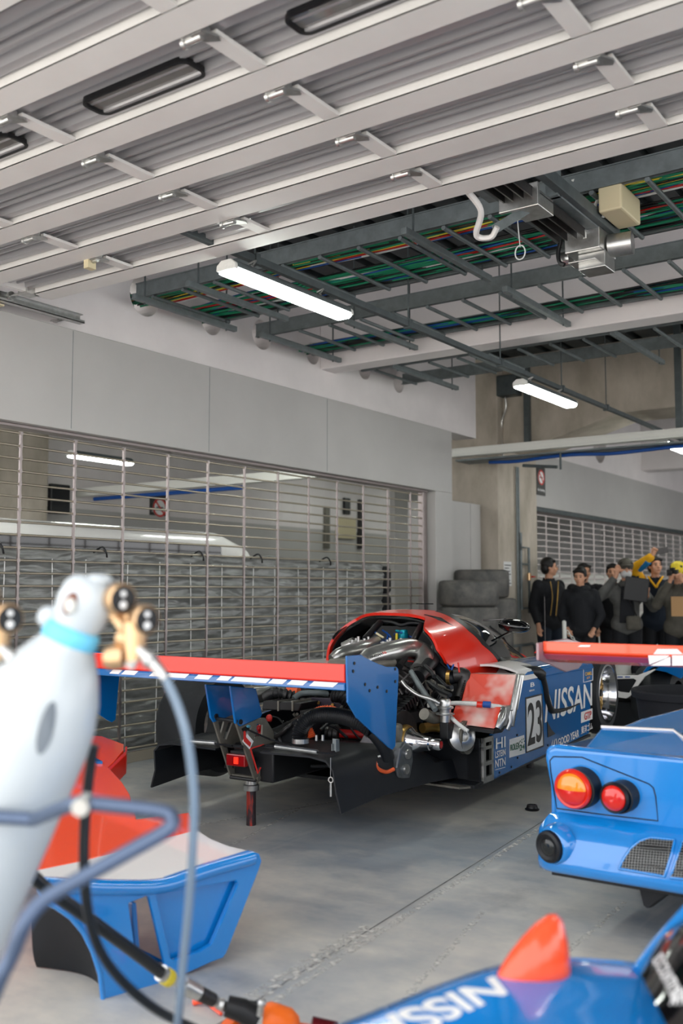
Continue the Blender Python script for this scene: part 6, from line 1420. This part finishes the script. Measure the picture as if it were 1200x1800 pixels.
# ================================================================ BLUE CAR IN THE RIGHT FOREGROUND
t = thing('foreground_race_car', 'blue race car in the bottom right corner with a red mirror pod on the fender', 'race car', (-.6, 1.5, 0))
RG = [at(470, 1862, D=1.72), at(560, 1832, D=1.76), at(640, 1801, D=1.82), at(720, 1768, D=1.88), at(790, 1740, D=1.94), at(868, 1714, D=1.99), at(940, 1702, D=2.05), at(1010, 1697, D=2.10), at(1070, 1700, D=2.14), at(1125, 1704, D=2.17), at(1190, 1712, D=2.2), at(1280, 1712, D=2.25)]
RGc = curve(RG, 4); qd = V((.50, -.866, 0))
secs = [(-.26, -.45), (-.24, -.28), (-.19, -.13), (-.12, -.05), (-.05, -.010), (.0, 0), (.07, -.004), (.16, -.018), (.28, -.030), (.42, -.04), (.60, -.05), (.75, -.09), (.85, -.2), (.87, -.4)]
def fg(u, v):
    x = u * (len(RGc) - 1); i = min(int(x), len(RGc) - 2); p = RGc[i].lerp(RGc[i + 1], x - i)
    y = v * (len(secs) - 1); j = min(int(y), len(secs) - 2); k = y - j; a = secs[j][0] * (1 - k) + secs[j + 1][0] * k; b = secs[j][1] * (1 - k) + secs[j + 1][1] * k
    f = p + qd * a + V((0, 0, b)); f.z = max(f.z, .06); return f
mb = MB(); mb.grid(fg, 60, 52, .008); mb.build('body_shell', 'blue_light', t, smooth=60, subsurf=0)
bf = BVHTree.FromPolygons([tuple(v) for v in mb.v], [tuple(f) for f in mb.f])
def text_px(name, body, quad, m, par, bvh, th=.0015, fallback=None):
    cu = bpy.data.curves.new(name, 'FONT'); cu.body = body; cu.size = 1; cu.offset = .03; cu.resolution_u = 6
    o = bpy.data.objects.new(name, cu); COL.objects.link(o); dg = bpy.context.evaluated_depsgraph_get(); me = bpy.data.meshes.new_from_object(o.evaluated_get(dg)); bpy.data.objects.remove(o)
    bm = bmesh.new(); bm.from_mesh(me); bmesh.ops.triangulate(bm, faces=bm.faces)
    for _ in range(2): bmesh.ops.subdivide_edges(bm, edges=[e for e in bm.edges if e.calc_length() > .08], cuts=1); bmesh.ops.triangulate(bm, faces=[f for f in bm.faces if len(f.verts) > 3])
    xs = [v.co.x for v in bm.verts]; ys_ = [v.co.y for v in bm.verts]; x0, x1, y0, y1 = min(xs), max(xs), min(ys_), max(ys_); vs = []
    bm.verts.index_update()
    for v in bm.verts:
        u = (v.co.x - x0) / (x1 - x0); w_ = (v.co.y - y0) / (y1 - y0)
        px = [quad[0][k] * (1 - u) * (1 - w_) + quad[1][k] * u * (1 - w_) + quad[2][k] * u * w_ + quad[3][k] * (1 - u) * w_ for k in (0, 1)]
        q = cast(bvh, px[0], px[1], th); vs.append(q)
    fs = [[v.index for v in f.verts] for f in bm.faces if all(vs[v.index] is not None for v in f.verts)]
    vs = [q or V((0, 0, .1)) for q in vs]; used = sorted({i for f in fs for i in f}); mp = {o_: i for i, o_ in enumerate(used)}
    bm.free(); mb = MB(); mb.add([vs[i] for i in used], [[mp[i] for i in f] for f in fs]); return mb.build(name, m, par)
text_px('maker_name', 'NISSAN', [(868, 1716), (555, 1832), (650, 1862), (893, 1748)], 'white_ink', t, bf)
# red mirror pod
q0 = cast(bf, 870, 1714, -.01); q1 = cast(bf, 1004, 1702, -.01)
q0 = q0 or at(870, 1712, D=1.98); q1 = q1 or at(1004, 1698, D=2.06)
HT = [(0, .003, .008), (.08, .024, .022), (.2, .050, .036), (.36, .078, .046), (.55, .105, .052), (.72, .120, .054), (.82, .120, .052), (.90, .108, .047), (.96, .075, .036), (1.0, .02, .012)]
def pod(u, v):
    x = u * (len(HT) - 1); i = min(int(x), len(HT) - 2); k = x - i; a, b = HT[i], HT[i + 1]; f = a[0] + (b[0] - a[0]) * k; h = a[1] + (b[1] - a[1]) * k; w_ = a[2] + (b[2] - a[2]) * k
    th = PI * v; base = q0.lerp(q1, f); return base + V((0, 0, 1)) * h * math.sin(th) ** .9 + qd * w_ * math.cos(th)
mb = MB(); mb.grid(pod, 36, 20, .003); mb.build('mirror_pod', 'red_orange', t, smooth=180)
mb = MB(); c = q1 + V((-.012, -.008, .045)); mb.sphere(c, (.008, .034, .04), 16, 10, Mx.Rotation(math.radians(30), 3, 'Z')); mb.build('mirror_glass', 'chrome', t, smooth=180)
# windscreen with its banner
g0 = at(1124, 1706, D=2.13); g1 = at(1188, 1835, D=1.74); g2 = at(1420, 1720, D=1.9); g3 = at(1235, 1598, D=2.28)
def scr(u, v): p = (g0.lerp(g1, u)).lerp(g3.lerp(g2, u), v); n_ = (g1 - g0).cross(g3 - g0).normalized(); n_ = n_ if n_.z > 0 else -n_; return p + n_ * (.03 * math.sin(PI * u) + .02 * math.sin(PI * v))
mb = MB(); mb.grid(scr, 16, 16, .004); mb.build('windscreen', 'black_gloss', t, smooth=60)
bs = BVHTree.FromPolygons([tuple(v) for v in mb.v], [tuple(f) for f in mb.f])
mb = MB(); mb.tube(curve([g0 + V((-.01, .01, -.01)), g0.lerp(g3, .4) + V((-.012, .012, .006)), g3 + V((-.01, .01, .02))], 5), .015, 10); mb.build('screen_pillar', 'blue_light', t, smooth=60)
mb = MB(); mb.prism([g3 + V((0, 0, .0)), g2, g2 + V((.3, .2, -.1)), g3 + V((.3, .2, -.05))], (0, 0, -.03)); mb.build('roof', 'blue_light', t, bevel=.01)
text_px('screen_banner', 'EDCOUNTRYSIDE', [(1146, 1690), (1184, 1766), (1206, 1754), (1164, 1674)], 'white_ink', t, bs)
text_px('screen_banner', 'A N', [(1176, 1768), (1204, 1768), (1212, 1738), (1184, 1738)], 'white_ink', t, bs)

# ================================================================ GAS CYLINDERS, REGULATORS, CART
N0 = at(127, 1112, D=1.86); axd = (-RT * .386 + V((0, 0, -.92))).normalized(); axu = -axd
Bs = N0 + axd * ((N0.z - .012) / .922)
def cyl_frame(): return Mx.Translation((Bs.x, Bs.y, 0))
t = thing('gas_cylinder', 'white gas cylinder with pale blue collar leaning on its cart in the left foreground', 'gas cylinder', (Bs.x, Bs.y, 0))
Lc = (N0 - Bs).length
mb = MB(); mb.lathe(Bs, axu, [(0, .02), (.09, .0), (.108, .012), (.116, .04), (.116, Lc - .20), (.112, Lc - .155), (.100, Lc - .11), (.080, Lc - .065), (.062, Lc - .035), (.052, Lc - .02), (.05, Lc), (0, Lc)], 64); mb.build('cylinder_body', 'cyl_white', t, smooth=50)
mb = MB(); mb.lathe(N0 - axu * .022, axu, [(.050, 0), (.054, .004), (.052, .028), (.046, .034), (.0, .034)], 48); mb.build('collar', 'sky_band', t, smooth=50)
mb = MB()
cap_p = [(.044, .01), (.050, .03), (.053, .06), (.050, .085), (.040, .102), (.026, .108), (.0, .11)]
mb.lathe(N0, axu, cap_p, 40); mb.sphere(N0 - RT * .045 + V((0, 0, .028)), .022, 16, 10); mb.sphere(N0 + axu * .105 + RT * .004, (.030, .030, .014), 16, 8)
gd = mb.build('valve_guard', 'cyl_white', t, smooth=60)
wn = (N0 + axu * .055 - CAMP).normalized(); wc = N0 + axu * .058 - RT * .026 - wn * .050
mb = MB(); mb.sphere(wc, (.013, .011, .022), 18, 12, Mx.Rotation(math.radians(35), 3, 'Z') @ Mx.Rotation(math.radians(22), 3, 'Y')); mb.build('guard_window', mat('guard_inside', (120, 70, 52), .6), gd, smooth=180)
mb = MB(); mb.sphere(wc - wn * .012 - V((0, 0, .004)), (.010, .010, .014), 16, 10); mb.build('valve_knob', 'white_plastic', gd, smooth=180)
lb = at(150, 1212, D=1.75)
mb = MB(); r_ = .1168
def lab(u, v):
    aa = (u - .5) * 2 * .013; bb = (v - .5); w_ = math.sqrt(max(0, 1 - (2 * bb) ** 2)); s_ = aa * w_ / .013
    th0 = .42; ang = th0 + s_ * .13; f0 = -(FW - axu * FW.dot(axu)).normalized(); s0 = axu.cross(f0); s0 = s0 if s0.dot(RT) > 0 else -s0
    return Bs + axu * (Lc - .155 + bb * .085 - .02 * s_) + (f0 * math.cos(ang) + s0 * math.sin(ang)) * (r_ if bb < .1 else r_ - (bb - .1) * .022)
mb.grid(lab, 8, 20); mb.build('label', mat('label_grey', (120, 128, 136), .5), t, smooth=180)
# regulator
def regulator(label, s):
    G = at(236, 1122, D=1.84) + s
    t = thing('pressure_regulator', label, 'regulator', (G.x, G.y, G.z - .05))
    rt_ = RT; f = -FW
    mb = MB(); mb.tube([N0 + s + axu * .045 + RT * .02, N0 + s + axu * .04 + RT * .06, G + V((0, 0, .0))], [.014, .014, .02], 14); mb.tube([G + V((0, 0, -.04)), G + V((0, 0, .03))], [.020, .024], 18); mb.lathe(G - V((0, 0, .035)) - RT * .02, -RT, [(.0, 0), (.022, 0), (.024, .02), (.018, .034), (0, .036)], 20); bd = mb.build('regulator_body', 'brass', t, smooth=50)
    for (px, py, rr_) in ((217, 1054, .030), (259, 1090, .028)):
        c = at(px, py, D=1.83) + s; ax = (f * .75 + RT * .66).normalized()
        mb = MB(); mb.lathe(c - ax * .03, ax, [(0, 0), (rr_ * .9, 0), (rr_, .006), (rr_, .026), (rr_ * .86, .030), (rr_ * .86, .024), (0, .024)], 32); g = mb.build('gauge', 'brass', t, smooth=40)
        mb = MB(); mb.lathe(c - ax * .004, ax, [(0, 0), (rr_ * .9, 0), (rr_ * .88, .003), (0, .004)], 28); mb.build('gauge_face', 'black', g)
        mb = MB(); mb.lathe(c + V((0, 0, -.010)), ax, [(0, 0), (.007, 0), (0, .002)], 12); mb.lathe(c + V((0, 0, .010)), ax, [(0, 0), (.006, 0), (0, .002)], 12); mb.build('gauge_mark', 'white_ink', g)
        mb = MB(); mb.tube([c - ax * .03, G + V((0, 0, .02))], .008, 8); mb.build('gauge_stem', 'brass', t, smooth=50)
    a = G + V((0, 0, -.01)); P = [at(243, 1140, D=1.83) + s, at(262, 1158, D=1.82) + s, at(280, 1178, D=1.81) + s, at(292, 1194, D=1.80) + s]
    mb = MB(); mb.tube(P, [.010, .013, .011, .009], 12); mb.lathe(P[1], (P[2] - P[1]), [(.012, -.004), (.016, -.002), (.016, .008), (.012, .010)], 12, closed=True); mb.build('outlet', 'zinc', t, smooth=50)
    mb = MB(); mb.tube([at(240, 1150, D=1.84) + s, at(226, 1172, D=1.84) + s], .011, 10); mb.tube([at(205, 1135, D=1.84) + s, at(196, 1165, D=1.84) + s], .010, 10); mb.build('valve_lever', 'lamp_body', t, smooth=50)
    mb = MB(); mb.tube([at(206, 1120, D=1.84) + s, at(238, 1128, D=1.84) + s], .017, 12); mb.build('inlet_nut', 'brass', t, smooth=50)
    return t
regulator('brass regulator with two dark gauges on the white cylinder in front', V((0, 0, 0)))
sh2 = -RT * .252 + V((0, 0, .002))
regulator('brass regulator with dark gauge cut off by the left photo edge', sh2)
c2 = dup(bpy.data.objects['gas_cylinder'], label='second gas cylinder of the pair, almost wholly beyond the left photo edge', loc=(Bs.x + sh2.x, Bs.y + sh2.y, 0))
# hoses
def hose(label, pts, r, m, nm='air_hose', n=10):
    mb = MB(); mb.tube(curve([at(a, b, D=d) for a, b, d in pts], 8), r, n); return tag(mb.build(nm, m, smooth=60), label, 'hose')
hose('thin grey clear hose curving down from the regulator to the floor', [(291, 1192, 1.80), (312, 1240, 1.80), (327, 1290, 1.80), (336, 1345, 1.81), (341, 1410, 1.82), (338, 1500, 1.85), (331, 1600, 1.9), (322, 1690, 1.95), (313, 1790, 2.0), (300, 1880, 2.1), (290, 2000, 2.2), (300, 2110, 2.30)], .0085, 'clear_hose')
hose('black rubber hose hanging down behind the cylinder and curving to the floor', [(165, 1310, 2.0), (156, 1370, 2.0), (149, 1450, 2.0), (148, 1530, 2.0), (156, 1610, 2.02), (178, 1675, 2.05), (220, 1730, 2.1), (280, 1778, 2.2), (350, 1812, 2.35), (430, 1850, 2.55), (520, 1880, 2.75)], .0105, 'black_hose')
hs = hose('black air hose with a yellow band running to the orange wheel gun', [(20, 1500, 2.5), (75, 1556, 2.55), (130, 1596, 2.62), (190, 1640, 2.7), (240, 1677, 2.78), (287, 1713, 2.86)], .0175, 'black_hose')
t = thing('hose_coupling', 'silver quick coupling with yellow band between the black hose and the wheel gun', 'coupling', tuple(at(340, 1738, D=2.9)))
mb = MB(); mb.tube([at(283, 1710, D=2.85), at(300, 1722, D=2.88)], .023, 16); mb.build('ferrule', 'zinc', t, smooth=40)
mb = MB(); mb.tube([at(290, 1715, D=2.858), at(298, 1720, D=2.872)], .0245, 16); mb.build('yellow_band', 'yellow_cable', t, smooth=40)
mb = MB(); mb.tube([at(300, 1722, D=2.88), at(322, 1732, D=2.9)], [.012, .014], 14); mb.tube([at(322, 1732, D=2.9), at(350, 1746, D=2.92)], [.026, .022], 18); mb.build('socket', 'zinc', t, smooth=40)
mb = MB(); mb.tube([at(350, 1746, D=2.92), at(374, 1758, D=2.95)], [.022, .020], 16); mb.build('sleeve', 'steel_dark', t, smooth=40)
mb = MB(); mb.tube([at(374, 1758, D=2.95), at(382, 1762, D=2.96), at(386, 1764, D=2.96), at(398, 1771, D=2.98)], [.020, .014, .018, .014], 16); mb.build('plug', 'zinc', t, smooth=40)
t = thing('wheel_gun', 'orange and black pneumatic wheel gun lying at the bottom of the photo', 'wheel gun', tuple(at(470, 1800, Z=0)))
G = lambda x, y, d=3.0: at(x, y, D=d)
mb = MB(); mb.tube([G(398, 1768, 2.98), G(425, 1776, 2.98), G(452, 1792, 2.98)], [.030, .034, .036], 18); mb.build('handle', 'black', t, smooth=50)
mb = MB(); mb.tube([G(400, 1765, 3.04), G(452, 1778, 3.04)], [.020, .028], 14); mb.build('trigger_guard', 'rubber', t, smooth=50)
mb = MB(); mb.tube([G(462, 1792, 3.0), G(470, 1793, 3.0), G(505, 1803, 3.0), G(518, 1808, 3.0), G(522, 1810, 3.0)], [.045, .052, .050, .036, .02], 28); mb.build('housing', 'orange', t, smooth=60)
mb = MB(); mb.tube([G(402, 1795, 3.05), G(412, 1815, 3.05)], [.03, .034], 14); mb.tube([G(410, 1762, 3.08), G(420, 1768, 3.08)], [.018, .02], 12); mb.build('rear_cover', 'orange', t, smooth=60)
mb = MB(); mb.tube([G(459, 1766, 2.95), G(456, 1785, 2.95)], .010, 12); mb.sphere(G(460, 1764, 2.95), .014, 12, 8); mb.build('selector_pin', 'zinc', t, smooth=50)
mb = MB(); mb.tube([G(522, 1808, 3.0), G(545, 1812, 3.0)], .018, 14); mb.build('anvil', 'orange_hose', t, smooth=50)
mb = MB(); mb.tube([G(546, 1805, 3.0), G(590, 1815, 3.0)], .030, 18); mb.build('socket', mat('socket_red', (112, 24, 32), .25, metal=.6), t, smooth=50)
q = at(352, 1772, Z=0); mb = MB(); mb.tube(curve([(q.x - .03, q.y, .012), (q.x, q.y + .01, .02), (q.x + .06, q.y + .0, .012), (q.x + .10, q.y - .01, .008)], 5), [.012] * 6 + [.006] * 10, 8); tag(mb.build('strap_scrap', 'red_orange', smooth=60), 'small orange red strap on the floor beside the coupling', 'strap')
# cart
t = thing('cylinder_cart', 'blue grey tubular cart holding the gas cylinders in the left foreground', 'cart', (-1.5, 1.0, 0))
c3 = [at(60, 1440, D=1.7), at(120, 1416, D=1.62), at(150, 1412, D=1.6), at(200, 1416, D=1.6), at(270, 1424, D=1.6), at(297, 1431, D=1.6), at(304, 1444, D=1.59), at(292, 1460, D=1.58), at(230, 1495, D=1.56), at(150, 1540, D=1.54), at(80, 1580, D=1.52), at(45, 1620, D=1.5), at(20, 1680, D=1.5), at(-10, 1745, D=1.5), at(-60, 1900, D=1.55)]
lastp = c3[-1]; c3.append(V((lastp.x - .03, lastp.y, .06)))
mb = MB(); mb.tube(curve(c3, 5), .0125, 14); mb.build('handle_tube', 'cart', t, smooth=60)
mb = MB(); mb.lathe(at(146, 1414, D=1.59), FW, [(0, -.02), (.014, -.02), (.014, .02), (0, .02)], 16); mb.build('pivot_bolt', 'zinc', t, smooth=50)
mb = MB(); mb.box(Bs.x - .52, Bs.x + .20, Bs.y - .36, Bs.y + .16, .0, .008) ; mb.build('base_plate', 'cart', t)
mb = MB(); mb.tube([(Bs.x - .5, Bs.y - .35, .02), (Bs.x - .5, Bs.y - .35, 1.0), at(60, 1440, D=1.7)], .0125, 10); mb.build('rear_tube', 'cart', t, smooth=60)
for s_ in (-1, 1):
    mb = MB(); mb.lathe((lastp.x - .05, lastp.y - .02 + .2 * s_ - .1, .06), (0, 1, 0), [(0, 0), (.06, 0), (.06, .03), (0, .03)], 24); mb.build('wheel', 'rubber', t, smooth=40)
# ================================================================ LIGHT
w = bpy.data.worlds.new('world'); sc.world = w; w.use_nodes = True
bg = w.node_tree.nodes['Background']; bg.inputs[0].default_value = (.98, .985, 1.0, 1); bg.inputs[1].default_value = 2.0
sun = bpy.data.lights.new('sun', 'SUN'); sun.energy = 10; sun.angle = math.radians(3); sun.color = (1, .98, .96)
so = bpy.data.objects.new('sun', sun); COL.objects.link(so); so.rotation_euler = (math.radians(-32), 0, 0); so.location = (0, 10, 12)
sc.view_settings.exposure = 0.48
